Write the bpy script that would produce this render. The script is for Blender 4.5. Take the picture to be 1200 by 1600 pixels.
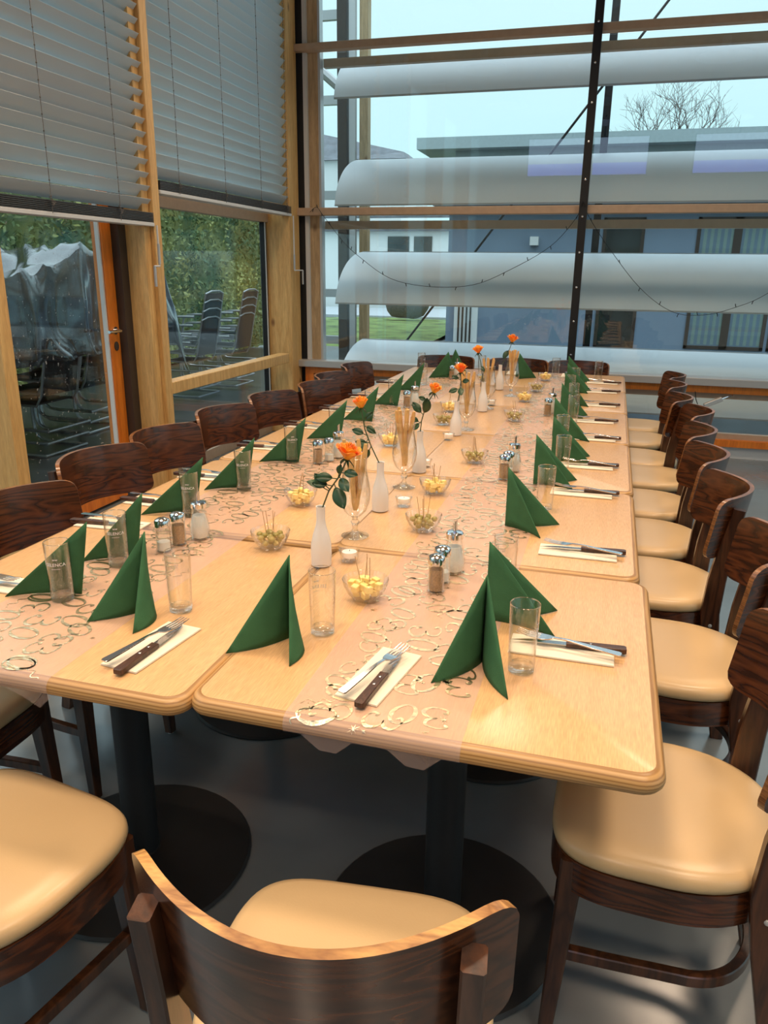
import bpy, math, random
from mathutils import Vector, Matrix, noise
PI = math.pi
rnd = random.Random(7)
for o in list(bpy.data.objects): bpy.data.objects.remove(o, do_unlink=True)
SC = bpy.context.scene
COL = SC.collection

# ------------------------------------------------------------------ camera
def cam_setup():
    F, YAW, PITCH, ROLL, H = 1200.94, -0.2779, 0.3055, 0.0122, 1.4602
    cd = bpy.data.cameras.new('camera'); co = bpy.data.objects.new('camera', cd); COL.objects.link(co)
    cd.sensor_fit = 'VERTICAL'; cd.sensor_height = 24; cd.lens = F/1600*24
    cd.clip_start = .05; cd.clip_end = 500
    ca, sa = math.cos(YAW), math.sin(YAW); cb, sb = math.cos(PITCH), math.sin(PITCH); cc, sc = math.cos(ROLL), math.sin(ROLL)
    B = Matrix(((1,0,0),(0,0,-1),(0,1,0))); Rz = Matrix(((ca,-sa,0),(sa,ca,0),(0,0,1)))
    Rx = Matrix(((1,0,0),(0,cb,-sb),(0,sb,cb))); Ro = Matrix(((cc,-sc,0),(sc,cc,0),(0,0,1)))
    R = Ro @ Rx @ B @ Rz
    M = Matrix((R[0], -R[1], -R[2])).transposed().to_4x4()
    M.translation = (0, 0, H); co.matrix_world = M
    SC.camera = co
cam_setup()
SC.view_settings.view_transform = 'Standard'; SC.view_settings.look = 'None'
SC.view_settings.gamma = 1; SC.view_settings.use_curve_mapping = False
SC.view_settings.exposure = 0.0
# ------------------------------------------------------------------ overcast sky
W = bpy.data.worlds.new('world'); SC.world = W; W.use_nodes = True
nt = W.node_tree; nt.nodes.clear()
wo = nt.nodes.new('ShaderNodeOutputWorld'); bg = nt.nodes.new('ShaderNodeBackground')
tc = nt.nodes.new('ShaderNodeTexCoord'); sx = nt.nodes.new('ShaderNodeSeparateXYZ'); cr = nt.nodes.new('ShaderNodeValToRGB')
nt.links.new(tc.outputs['Generated'], sx.inputs[0]); nt.links.new(sx.outputs['Z'], cr.inputs[0])
nt.links.new(cr.outputs[0], bg.inputs[0]); nt.links.new(bg.outputs[0], wo.inputs[0])
cr.color_ramp.elements[0].position = 0.0; cr.color_ramp.elements[0].color = (.69,1.04,1.13,1)
cr.color_ramp.elements[1].position = 0.12; cr.color_ramp.elements[1].color = (.74,1.10,1.18,1)
e = cr.color_ramp.elements.new(.35); e.color = (.86,1.16,1.25,1)
e = cr.color_ramp.elements.new(1.0); e.color = (2.3,2.75,3.05,1)
bg.inputs[1].default_value = 1.0
# ------------------------------------------------------------------ ceiling lamps (area lights at the lamp housings built below)
LAMPS = [(-1.9,.3),(-.5,.3),(1.0,.3),(-1.9,2.6),(-.5,2.6),(1.0,2.6),(-1.9,5.0),(-.5,5.0),(1.0,5.0),(-.5,-1.5),(1.6,-1.5)]
LAMP_Z = 3.93
for x, y in LAMPS:
    ld = bpy.data.lights.new('lamp_light', 'AREA'); ld.shape = 'DISK'; ld.size = .6; ld.energy = 24 if y < 4 else 18; ld.spread = math.radians(125)
    ld.color = (1.0, .75, .53)
    lo = bpy.data.objects.new('lamp_light', ld); COL.objects.link(lo); lo.location = (x, y, LAMP_Z-.012)

# ------------------------------------------------------------------ helpers
def tag(o, label=None, cat=None, group=None, kind=None):
    if label: o['label'] = label
    if cat: o['category'] = cat
    if group: o['group'] = group
    if kind: o['kind'] = kind
    return o
def empty(name, loc=(0,0,0), rz=0, label=None, cat=None, group=None):
    o = bpy.data.objects.new(name, None); COL.objects.link(o); o.location = loc; o.rotation_euler = (0,0,rz)
    o.empty_display_size = .05
    return tag(o, label, cat, group)
def kids(o): return [c for c in bpy.data.objects if c.parent == o]
def copy_tree(o, parent=None):
    c = o.copy(); COL.objects.link(c); c.parent = parent
    for ch in kids(o): copy_tree(ch, c)
    return c
def dup(o, loc, rz=0, label=None, group=None, cat=None):
    c = copy_tree(o); c.location = loc; c.rotation_euler = (0,0,rz)
    return tag(c, label, cat, group)

class MB:
    def __init__(s): s.v = []; s.f = []; s.m = []; s.mi = 0
    def add(s, vs, fs):
        n = len(s.v); s.v += [tuple(v) for v in vs]
        for f in fs: s.f.append(tuple(i+n for i in f)); s.m.append(s.mi)
        return s
    def box(s, x0,x1,y0,y1,z0,z1):
        return s.add([(x0,y0,z0),(x1,y0,z0),(x1,y1,z0),(x0,y1,z0),(x0,y0,z1),(x1,y0,z1),(x1,y1,z1),(x0,y1,z1)],
          [(0,3,2,1),(4,5,6,7),(0,1,5,4),(1,2,6,5),(2,3,7,6),(3,0,4,7)])
    def rings(s, rings, cap0=True, cap1=True, closed=False):
        n = len(rings[0]); vs = [p for r in rings for p in r]; fs = []
        R = len(rings)
        for i in range(R if closed else R-1):
            a = i*n; b = ((i+1) % R)*n
            for j in range(n):
                k = (j+1) % n; fs.append((a+j, a+k, b+k, b+j))
        if not closed:
            if cap0: fs.append(tuple(range(n-1,-1,-1)))
            if cap1: fs.append(tuple((R-1)*n+j for j in range(n)))
        return s.add(vs, fs)
    def lathe(s, prof, n=24, c=(0,0), cap0=True, cap1=True, ph=0, z=0):
        return s.rings([[(c[0]+r*math.cos(2*PI*j/n+ph), c[1]+r*math.sin(2*PI*j/n+ph), z+zz) for j in range(n)] for r, zz in prof], cap0, cap1)
    def tube(s, pts, r, n=8, closed=False, rx=None, up=None):
        # swept circle / ellipse / rectangle
        pts = [Vector(p) for p in pts]; N = len(pts); rr = r if isinstance(r, (list,tuple)) else [r]*N
        rings = []; prev = None
        for i, p in enumerate(pts):
            if closed: t = pts[(i+1)%N]-pts[i-1]
            else: t = pts[min(i+1,N-1)]-pts[max(i-1,0)]
            t.normalize()
            if prev is None:
                u = Vector(up) if up else (Vector((0,0,1)) if abs(t.z) < .9 else Vector((1,0,0)))
            else: u = prev
            u = (u - t*u.dot(t)).normalized(); prev = u; w = t.cross(u)
            rings.append([p + (w*math.cos(2*PI*j/n)*(rr[i] if rx is None else rx) + u*math.sin(2*PI*j/n)*rr[i]) for j in range(n)])
        return s.rings(rings, closed=closed)
    def sweep_rect(s, pts, hw, hh, up=(0,0,1), closed=False):
        pts = [Vector(p) for p in pts]; N = len(pts); rings = []
        for i, p in enumerate(pts):
            t = (pts[(i+1)%N]-pts[i-1]) if closed else (pts[min(i+1,N-1)]-pts[max(i-1,0)])
            t.normalize(); u = Vector(up); u = (u - t*u.dot(t)).normalized(); w = t.cross(u)
            a = hw[i] if isinstance(hw, list) else hw; b = hh[i] if isinstance(hh, list) else hh
            c = .22*min(a,b)
            rings.append([p+w*x+u*y for x,y in ((a,-b+c),(a,b-c),(a-c,b),(-a+c,b),(-a,b-c),(-a,-b+c),(-a+c,-b),(a-c,-b))])
        return s.rings(rings, closed=closed)
    def sphere(s, c, r, n=10, m=7, sc=(1,1,1)):
        c = Vector(c); rings = []
        for i in range(1, m):
            a = PI*i/m
            rings.append([(c.x+r*sc[0]*math.sin(a)*math.cos(2*PI*j/n), c.y+r*sc[1]*math.sin(a)*math.sin(2*PI*j/n), c.z-r*sc[2]*math.cos(a)) for j in range(n)])
        k = len(s.v); s.rings(rings, False, False)
        b = len(s.v); s.v += [(c.x,c.y,c.z-r*sc[2]), (c.x,c.y,c.z+r*sc[2])]; L = k+(m-2)*n
        for j in range(n):
            s.f.append((b, k+(j+1)%n, k+j)); s.m.append(s.mi); s.f.append((b+1, L+j, L+(j+1)%n)); s.m.append(s.mi)
        return s
    def build(s, name, mats, parent=None, smooth=True, ang=35):
        me = bpy.data.meshes.new(name); me.from_pydata(s.v, [], s.f)
        for m in (mats if isinstance(mats, (list,tuple)) else [mats]): me.materials.append(m)
        for p, i in zip(me.polygons, s.m): p.material_index = i; p.use_smooth = smooth
        me.validate(); me.update()
        if smooth:
            try: me.set_sharp_from_angle(angle=math.radians(ang))
            except Exception: pass
        o = bpy.data.objects.new(name, me); COL.objects.link(o); o.parent = parent
        return o
def bevel(o, w=.004, seg=2):
    m = o.modifiers.new('bevel', 'BEVEL'); m.width = w; m.segments = seg; m.limit_method = 'ANGLE'; m.angle_limit = math.radians(40)
    return o
def struct(name, mb, m, parent=None, smooth=False):
    o = mb.build(name, m, parent, smooth)
    if parent is None: o['kind'] = 'structure'
    return o

# ------------------------------------------------------------------ materials
def mat(name):
    m = bpy.data.materials.new(name); m.use_nodes = True; n = m.node_tree; n.nodes.clear()
    out = n.nodes.new('ShaderNodeOutputMaterial'); return m, n, out
def pbr(name, col, rough=.5, metal=0, spec=.5, coat=0, emis=None, es=0, sss=0, noise_amt=0, nscale=20, bump=0, bscale=60, trans=0):
    m, n, out = mat(name); b = n.nodes.new('ShaderNodeBsdfPrincipled'); n.links.new(b.outputs[0], out.inputs[0])
    b.inputs['Base Color'].default_value = (*col, 1); b.inputs['Roughness'].default_value = rough; b.inputs['Metallic'].default_value = metal
    b.inputs['Specular IOR Level'].default_value = spec; b.inputs['Coat Weight'].default_value = coat; b.inputs['Coat Roughness'].default_value = .12
    if emis: b.inputs['Emission Color'].default_value = (*emis, 1); b.inputs['Emission Strength'].default_value = es
    if sss: b.inputs['Subsurface Weight'].default_value = sss; b.inputs['Subsurface Scale'].default_value = .01
    if trans: b.inputs['Transmission Weight'].default_value = trans
    if noise_amt or bump:
        t = n.nodes.new('ShaderNodeTexCoord')
    if noise_amt:
        nz = n.nodes.new('ShaderNodeTexNoise'); nz.inputs['Scale'].default_value = nscale; nz.inputs['Detail'].default_value = 4
        r = n.nodes.new('ShaderNodeValToRGB'); n.links.new(t.outputs['Object'], nz.inputs['Vector']); n.links.new(nz.outputs['Fac'], r.inputs[0])
        a = noise_amt; r.color_ramp.elements[0].position = .3; r.color_ramp.elements[1].position = .7
        r.color_ramp.elements[0].color = (*[c*(1-a) for c in col], 1); r.color_ramp.elements[1].color = (*[min(1,c*(1+a)) for c in col], 1)
        n.links.new(r.outputs[0], b.inputs['Base Color'])
    if bump:
        nz = n.nodes.new('ShaderNodeTexNoise'); nz.inputs['Scale'].default_value = bscale; nz.inputs['Detail'].default_value = 3
        bp_ = n.nodes.new('ShaderNodeBump'); bp_.inputs['Strength'].default_value = bump; bp_.inputs['Distance'].default_value = .01
        n.links.new(t.outputs['Object'], nz.inputs['Vector']); n.links.new(nz.outputs['Fac'], bp_.inputs['Height']); n.links.new(bp_.outputs[0], b.inputs['Normal'])
    return m
def wood(name, c0, c1, stretch=(1,1,1), scale=3, rough=.35, coat=0, detail=3, dist=2.5, rings=6, perobj=True, knots=None, spec=.5, bump=.05):
    m, n, out = mat(name); b = n.nodes.new('ShaderNodeBsdfPrincipled'); n.links.new(b.outputs[0], out.inputs[0])
    b.inputs['Roughness'].default_value = rough; b.inputs['Coat Weight'].default_value = coat; b.inputs['Coat Roughness'].default_value = .15; b.inputs['Specular IOR Level'].default_value = spec
    t = n.nodes.new('ShaderNodeTexCoord'); mp = n.nodes.new('ShaderNodeMapping'); mp.inputs['Scale'].default_value = stretch
    n.links.new(t.outputs['Object'], mp.inputs[0])
    src = mp.outputs[0]
    if perobj:
        oi = n.nodes.new('ShaderNodeObjectInfo'); ml = n.nodes.new('ShaderNodeMath'); ml.operation = 'MULTIPLY'; ml.inputs[1].default_value = 17
        va = n.nodes.new('ShaderNodeVectorMath'); va.operation = 'ADD'
        n.links.new(oi.outputs['Random'], ml.inputs[0]); n.links.new(src, va.inputs[0]); n.links.new(ml.outputs[0], va.inputs[1]); src = va.outputs[0]
    nz = n.nodes.new('ShaderNodeTexNoise'); nz.inputs['Scale'].default_value = scale; nz.inputs['Detail'].default_value = detail; nz.inputs['Distortion'].default_value = .4
    n.links.new(src, nz.inputs['Vector'])
    mu = n.nodes.new('ShaderNodeMath'); mu.operation = 'MULTIPLY'; mu.inputs[1].default_value = rings; n.links.new(nz.outputs['Fac'], mu.inputs[0])
    fr = n.nodes.new('ShaderNodeMath'); fr.operation = 'PINGPONG'; fr.inputs[1].default_value = .5; n.links.new(mu.outputs[0], fr.inputs[0])
    m2 = n.nodes.new('ShaderNodeMath'); m2.operation = 'MULTIPLY'; m2.inputs[1].default_value = 2; n.links.new(fr.outputs[0], m2.inputs[0])
    r = n.nodes.new('ShaderNodeValToRGB'); r.color_ramp.elements[0].color = (*c0, 1); r.color_ramp.elements[1].color = (*c1, 1)
    n.links.new(m2.outputs[0], r.inputs[0]); csrc = r.outputs[0]
    # fine fibres
    mp2 = n.nodes.new('ShaderNodeMapping'); mp2.inputs['Scale'].default_value = [s_*7 for s_ in stretch]; n.links.new(t.outputs['Object'], mp2.inputs[0])
    nf = n.nodes.new('ShaderNodeTexNoise'); nf.inputs['Scale'].default_value = scale*2; nf.inputs['Detail'].default_value = 2; n.links.new(mp2.outputs[0], nf.inputs['Vector'])
    mr = n.nodes.new('ShaderNodeMapRange'); mr.inputs[1].default_value = .3; mr.inputs[2].default_value = .7; mr.inputs[3].default_value = .86; mr.inputs[4].default_value = 1.1
    n.links.new(nf.outputs['Fac'], mr.inputs[0])
    mx = n.nodes.new('ShaderNodeMix'); mx.data_type = 'RGBA'; mx.blend_type = 'MULTIPLY'; mx.inputs[0].default_value = 1
    n.links.new(csrc, mx.inputs[6]); n.links.new(mr.outputs[0], mx.inputs[7]); csrc = mx.outputs[2]
    if knots:
        vo = n.nodes.new('ShaderNodeTexVoronoi'); vo.inputs['Scale'].default_value = knots
        mpk = n.nodes.new('ShaderNodeMapping'); mpk.inputs['Scale'].default_value = (1,1,.55); n.links.new(t.outputs['Object'], mpk.inputs[0]); n.links.new(mpk.outputs[0], vo.inputs['Vector'])
        rk = n.nodes.new('ShaderNodeValToRGB'); rk.color_ramp.elements[0].position = .035; rk.color_ramp.elements[0].color = (.22,.10,.03,1)
        rk.color_ramp.elements[1].position = .085; rk.color_ramp.elements[1].color = (1,1,1,1); n.links.new(vo.outputs['Distance'], rk.inputs[0])
        m3 = n.nodes.new('ShaderNodeMix'); m3.data_type = 'RGBA'; m3.blend_type = 'MULTIPLY'; m3.inputs[0].default_value = .8
        n.links.new(csrc, m3.inputs[6]); n.links.new(rk.outputs[0], m3.inputs[7]); csrc = m3.outputs[2]
    n.links.new(csrc, b.inputs['Base Color'])
    if bump:
        bu = n.nodes.new('ShaderNodeBump'); bu.inputs['Strength'].default_value = bump; bu.inputs['Distance'].default_value = .002
        n.links.new(nf.outputs['Fac'], bu.inputs['Height']); n.links.new(bu.outputs[0], b.inputs['Normal'])
    return m
def thin_edge(n, tr, tint, edge):
    lw = n.nodes.new('ShaderNodeLayerWeight'); lw.inputs[0].default_value = .5; p = n.nodes.new('ShaderNodeMath'); p.operation = 'POWER'; p.inputs[1].default_value = 5
    n.links.new(lw.outputs['Facing'], p.inputs[0]); r = n.nodes.new('ShaderNodeValToRGB'); r.color_ramp.elements[0].color = (*tint,1); r.color_ramp.elements[1].color = (edge,edge*1.03,edge,1)
    n.links.new(p.outputs[0], r.inputs[0]); n.links.new(r.outputs[0], tr.inputs[0])
def thin_glass(name, tint=(1,1,1), base=.045, power=4.0, rough=0.0, maxr=.9, dirt=0, edge=0):
    m, n, out = mat(name)
    tr = n.nodes.new('ShaderNodeBsdfTransparent'); tr.inputs[0].default_value = (*tint, 1)
    if edge: thin_edge(n, tr, tint, edge)
    gl = n.nodes.new('ShaderNodeBsdfGlossy'); gl.inputs['Roughness'].default_value = rough; gl.inputs['Color'].default_value = (1,1,1,1)
    lw = n.nodes.new('ShaderNodeLayerWeight'); lw.inputs[0].default_value = .5
    p = n.nodes.new('ShaderNodeMath'); p.operation = 'POWER'; p.inputs[1].default_value = power; n.links.new(lw.outputs['Facing'], p.inputs[0])
    mr = n.nodes.new('ShaderNodeMapRange'); mr.inputs[3].default_value = base; mr.inputs[4].default_value = maxr; n.links.new(p.outputs[0], mr.inputs[0])
    mx = n.nodes.new('ShaderNodeMixShader'); n.links.new(mr.outputs[0], mx.inputs[0]); n.links.new(tr.outputs[0], mx.inputs[1]); n.links.new(gl.outputs[0], mx.inputs[2])
    last = mx.outputs[0]
    if dirt:
        t = n.nodes.new('ShaderNodeTexCoord'); nz = n.nodes.new('ShaderNodeTexNoise'); nz.inputs['Scale'].default_value = 55; nz.inputs['Detail'].default_value = 2
        n.links.new(t.outputs['Object'], nz.inputs['Vector'])
        r = n.nodes.new('ShaderNodeMapRange'); r.inputs[1].default_value = .69; r.inputs[2].default_value = .74; r.inputs[3].default_value = 0; r.inputs[4].default_value = dirt
        n.links.new(nz.outputs['Fac'], r.inputs[0])
        df = n.nodes.new('ShaderNodeBsdfDiffuse'); df.inputs[0].default_value = (.7,.7,.7,1)
        m2 = n.nodes.new('ShaderNodeMixShader'); n.links.new(r.outputs[0], m2.inputs[0]); n.links.new(last, m2.inputs[1]); n.links.new(df.outputs[0], m2.inputs[2]); last = m2.outputs[0]
    n.links.new(last, out.inputs[0]); return m

M = {}
M['walnut'] = wood('dark_stained_beech', (.028,.0085,.0035), (.105,.030,.009), (.7,.7,4.2), 3.2, rough=.27, coat=.25, rings=11)
M['walnut_leg'] = wood('dark_stained_leg', (.028,.010,.005), (.085,.030,.012), (4,4,.5), 6, rough=.28, coat=.2, rings=4)
M['walnut_edge'] = wood('worn_plywood_edge', (.12,.042,.012), (.30,.12,.035), (2,6,40), 4, rough=.3, coat=.3, rings=4)
M['seat'] = pbr('beige_vinyl', (.60,.415,.215), .31, spec=.5, noise_amt=.03, nscale=3, bump=.03, bscale=300)
M['table_top'] = wood('beech_laminate', (.655,.385,.175), (.69,.415,.195), (9,.6,1), 4, rough=.27, coat=.3, rings=3, bump=0, spec=.55)
def ply():
    m, n, out = mat('plywood_edge'); b = n.nodes.new('ShaderNodeBsdfPrincipled'); n.links.new(b.outputs[0], out.inputs[0]); b.inputs['Roughness'].default_value = .35
    t = n.nodes.new('ShaderNodeTexCoord'); s_ = n.nodes.new('ShaderNodeSeparateXYZ'); n.links.new(t.outputs['Object'], s_.inputs[0])
    nz = n.nodes.new('ShaderNodeTexNoise'); nz.inputs['Scale'].default_value = 6; n.links.new(t.outputs['Object'], nz.inputs[0])
    a = n.nodes.new('ShaderNodeMath'); a.operation = 'MULTIPLY_ADD'; a.inputs[1].default_value = .003; n.links.new(nz.outputs['Fac'], a.inputs[0]); n.links.new(s_.outputs['Z'], a.inputs[2])
    k = n.nodes.new('ShaderNodeMath'); k.operation = 'MULTIPLY'; k.inputs[1].default_value = 330; n.links.new(a.outputs[0], k.inputs[0])
    pp = n.nodes.new('ShaderNodeMath'); pp.operation = 'PINGPONG'; pp.inputs[1].default_value = 1; n.links.new(k.outputs[0], pp.inputs[0])
    r = n.nodes.new('ShaderNodeValToRGB'); r.color_ramp.elements[0].color = (.30,.155,.05,1); r.color_ramp.elements[1].color = (.50,.29,.11,1); r.color_ramp.elements[0].position = .2; r.color_ramp.elements[1].position = .6
    n.links.new(pp.outputs[0], r.inputs[0]); n.links.new(r.outputs[0], b.inputs['Base Color']); return m
M['ply'] = ply()
M['black_steel'] = pbr('black_powder_coat', (.012,.013,.015), .5, noise_amt=.1)
M['spruce'] = wood('spruce_glulam', (.60,.34,.115), (.72,.45,.17), (4,4,.35), 4, rough=.45, rings=4, knots=3.2, bump=.03)
M['spruce_out'] = wood('weathered_spruce', (.40,.27,.14), (.55,.38,.21), (4,4,.35), 4, rough=.6, rings=4, knots=3, bump=.03)
M['orange'] = wood('orange_stained_wood', (.60,.15,.012), (.74,.21,.02), (3,3,.3), 4, rough=.4, rings=3, bump=.02)
M['taupe'] = pbr('bronze_aluminium', (.46,.33,.225), .42, metal=.0, noise_amt=.05)
M['alu'] = pbr('light_aluminium', (.50,.50,.50), .35, metal=.4)
M['white_alu'] = pbr('white_aluminium', (.62,.63,.63), .4)
M['dark_frame'] = pbr('dark_brown_frame', (.045,.030,.022), .5)
M['rubber'] = pbr('black_rubber', (.006,.006,.007), .6)
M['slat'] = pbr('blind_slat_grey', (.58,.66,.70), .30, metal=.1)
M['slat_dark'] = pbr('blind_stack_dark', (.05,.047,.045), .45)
M['cord'] = pbr('grey_cord', (.12,.11,.10), .7)
M['chrome'] = pbr('chrome', (.75,.75,.76), .12, metal=1)
M['steel'] = pbr('cutlery_steel', (.62,.62,.64), .18, metal=1)
M['foil'] = pbr('gold_foil', (1.0,.82,.55), .36, metal=1, bump=.35, bscale=70)
M['napkin'] = pbr('green_paper_napkin', (.042,.128,.056), .85, spec=.2, noise_amt=.08, nscale=30, bump=.15, bscale=400)
M['paper'] = pbr('cream_paper', (.82,.73,.58), .8, spec=.2, bump=.05, bscale=200)
M['porcelain'] = pbr('white_porcelain', (.74,.70,.65), .25, spec=.5)
M['handle_wood'] = wood('knife_handle_wood', (.035,.014,.008), (.09,.035,.018), (6,1,1), 20, rough=.35)
M['bread'] = pbr('breadstick_crust', (.68,.40,.14), .6, noise_amt=.18, nscale=35, bump=.25, bscale=90)
M['cheese'] = pbr('pale_cheese', (.86,.66,.23), .45, sss=.15, noise_amt=.06)
M['olive'] = pbr('green_olive', (.30,.24,.055), .28, noise_amt=.2, nscale=30)
M['pick'] = pbr('wooden_pick', (.42,.25,.11), .7)
M['salt'] = pbr('white_salt', (.85,.82,.76), .9)
M['pepper'] = pbr('ground_pepper', (.40,.24,.12), .95, noise_amt=.35, nscale=400)
M['wax'] = pbr('white_wax', (.85,.83,.78), .4, sss=.2)
M['leaf'] = pbr('rose_leaf', (.022,.06,.018), .38, noise_amt=.3, nscale=40)
M['stem'] = pbr('rose_stem', (.05,.075,.025), .5)
def petal_mat():
    m, n, out = mat('orange_petals'); b = n.nodes.new('ShaderNodeBsdfPrincipled'); n.links.new(b.outputs[0], out.inputs[0]); b.inputs['Roughness'].default_value = .5
    t = n.nodes.new('ShaderNodeTexCoord'); nz = n.nodes.new('ShaderNodeTexNoise'); nz.inputs['Scale'].default_value = 38; n.links.new(t.outputs['Object'], nz.inputs[0])
    r = n.nodes.new('ShaderNodeValToRGB'); r.color_ramp.elements[0].position = .38; r.color_ramp.elements[0].color = (.80,.10,.01,1); r.color_ramp.elements[1].position = .6; r.color_ramp.elements[1].color = (.92,.36,.02,1)
    n.links.new(nz.outputs['Fac'], r.inputs[0]); n.links.new(r.outputs[0], b.inputs['Base Color']); b.inputs['Subsurface Weight'].default_value = .15; b.inputs['Subsurface Scale'].default_value = .01
    return m
M['petal'] = petal_mat()
M['glass'] = thin_glass('clear_table_glass', (.985,.99,.985), .05, 2.6, .02, .75, edge=.25)
M['glass2'] = thin_glass('thick_pressed_glass', (.93,.945,.93), .11, 1.8, .06, .7, edge=.3)
M['pane'] = thin_glass('window_pane', (.93,.965,.965), .045, 5.0, 0, .9)
M['pane_dirty'] = thin_glass('rain_spotted_pane', (.90,.94,.94), .05, 5.0, 0, .9, dirt=.45)
def solid_glass():
    m, n, out = mat('thick_glass_base'); g = n.nodes.new('ShaderNodeBsdfGlass'); g.inputs['IOR'].default_value = 1.45; g.inputs['Roughness'].default_value = .02
    g.inputs['Color'].default_value = (.97,.99,.98,1)
    tr = n.nodes.new('ShaderNodeBsdfTransparent'); mx = n.nodes.new('ShaderNodeMixShader'); mx.inputs[0].default_value = .45
    n.links.new(g.outputs[0], mx.inputs[1]); n.links.new(tr.outputs[0], mx.inputs[2]); n.links.new(mx.outputs[0], out.inputs[0]); return m
M['glass_base'] = solid_glass()
def film():
    m, n, out = mat('sheer_runner_film'); d = n.nodes.new('ShaderNodeBsdfPrincipled'); d.inputs['Base Color'].default_value = (.70,.54,.50,1); d.inputs['Roughness'].default_value = .32
    tr = n.nodes.new('ShaderNodeBsdfTransparent'); mx = n.nodes.new('ShaderNodeMixShader'); mx.inputs[0].default_value = .30
    n.links.new(tr.outputs[0], mx.inputs[1]); n.links.new(d.outputs[0], mx.inputs[2]); n.links.new(mx.outputs[0], out.inputs[0]); return m
M['film'] = film()
M['print'] = pbr('white_glass_print', (.8,.8,.8), .5)
def louvre_mat():
    m, n, out = mat('frosted_louvre'); d = n.nodes.new('ShaderNodeBsdfPrincipled'); d.inputs['Base Color'].default_value = (.80,.84,.87,1); d.inputs['Roughness'].default_value = .42
    tl = n.nodes.new('ShaderNodeBsdfTranslucent'); tl.inputs[0].default_value = (.6,.64,.66,1)
    mx = n.nodes.new('ShaderNodeMixShader'); mx.inputs[0].default_value = .12
    t = n.nodes.new('ShaderNodeTexCoord'); v = n.nodes.new('ShaderNodeTexVoronoi'); v.inputs['Scale'].default_value = 170; n.links.new(t.outputs['Object'], v.inputs[0])
    bu = n.nodes.new('ShaderNodeBump'); bu.inputs['Strength'].default_value = .12; bu.inputs['Distance'].default_value = .003; n.links.new(v.outputs[0], bu.inputs['Height']); n.links.new(bu.outputs[0], d.inputs['Normal'])
    n.links.new(d.outputs[0], mx.inputs[1]); n.links.new(tl.outputs[0], mx.inputs[2]); n.links.new(mx.outputs[0], out.inputs[0]); return m
M['louvre'] = louvre_mat()
M['floor'] = pbr('grey_resin_floor', (.135,.158,.172), .2, noise_amt=.16, nscale=2.2, spec=1.0, bump=.03, bscale=8)
M['plaster'] = pbr('warm_plaster', (.62,.56,.48), .8)
M['ceiling'] = wood('ceiling_boards', (.46,.33,.19), (.56,.41,.25), (.3,5,1), 3, rough=.6, rings=3, bump=0)
M['asphalt'] = pbr('wet_ground', (.045,.045,.045), .3, noise_amt=.3, nscale=3, spec=.5)
M['grass'] = pbr('autumn_grass', (.13,.19,.045), .9, noise_amt=.6, nscale=1.8)
M['road'] = pbr('pale_paving', (.42,.44,.46), .7, noise_amt=.1)
M['grey_render'] = pbr('blue_grey_render', (.20,.27,.36), .7, noise_amt=.08, nscale=1.2)
M['pale_render'] = pbr('pale_render', (.42,.50,.52), .7, noise_amt=.05)
M['white_render'] = pbr('white_render', (.78,.80,.79), .7)
M['roof'] = pbr('grey_roof_tile', (.13,.14,.16), .6, noise_amt=.3, nscale=3)
M['dark_glass'] = pbr('dark_window_glass', (.02,.03,.03), .06, spec=.8, noise_amt=.6, nscale=1.5)
M['curtain'] = pbr('pale_curtain', (.32,.40,.36), .8)
M['tarp'] = pbr('black_plastic_sheet', (.03,.033,.037), .2, spec=.9, coat=.8)
M['stone'] = pbr('dark_boulder', (.10,.10,.10), .8, noise_amt=.3, bump=.5, bscale=5)
M['bark'] = pbr('bare_twig_bark', (.10,.085,.075), .8)
M['weave'] = pbr('dark_patio_weave', (.03,.03,.032), .6)
M['tube'] = pbr('patio_tube_metal', (.42,.43,.44), .3, metal=.8)
def hedge_mat():
    m, n, out = mat('thuja_foliage'); b = n.nodes.new('ShaderNodeBsdfPrincipled'); b.inputs['Roughness'].default_value = .6; n.links.new(b.outputs[0], out.inputs[0])
    t = n.nodes.new('ShaderNodeTexCoord'); nz = n.nodes.new('ShaderNodeTexNoise'); nz.inputs['Scale'].default_value = 1.4; nz.inputs['Detail'].default_value = 5; n.links.new(t.outputs['Object'], nz.inputs[0])
    r = n.nodes.new('ShaderNodeValToRGB'); r.color_ramp.elements[0].position = .35; r.color_ramp.elements[0].color = (.07,.17,.07,1); r.color_ramp.elements[1].position = .68; r.color_ramp.elements[1].color = (.50,.48,.14,1)
    n.links.new(nz.outputs['Fac'], r.inputs[0]); n.links.new(r.outputs[0], b.inputs['Base Color']); return m
M['hedge'] = hedge_mat()

# ================================================================== THE SETTING
GX = -3.0      # glass plane of the left wall
IX = -2.75     # room-side faces of its posts
FY = 6.8       # inner plane of the far wall
CZ = 4.15
fl = MB(); fl.box(-3.05, 4.6, -4, 6.86, -.12, 0); struct('floor', fl, M['floor'])
c = MB(); c.box(-3.3, 4.9, -4.2, 7.1, CZ, CZ+.12); struct('ceiling', c, M['ceiling'])
w = MB(); w.box(-3.05, 4.9, -4.15, -4.0, 0, CZ); struct('wall_back', w, M['plaster'])
w = MB()   # right wall: low parapet, head and broad piers around large windows
w.box(4.6,4.8,-4,6.86,0,.25); w.box(4.6,4.8,-4,6.86,3.5,CZ)
for y in (-4,-1.4,1.2,3.8,6.3): w.box(4.6,4.8,y,y+.35,.25,3.5)
struct('wall_right', w, M['plaster'])
for k, y in enumerate((-3.65,-1.05,1.55,4.15)):
    g = MB(); g.box(4.69,4.705,y,y+2.25 if k < 3 else 6.3,.25,3.5); struct('window_%d' % (5+k), g, M['pane'])
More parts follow.
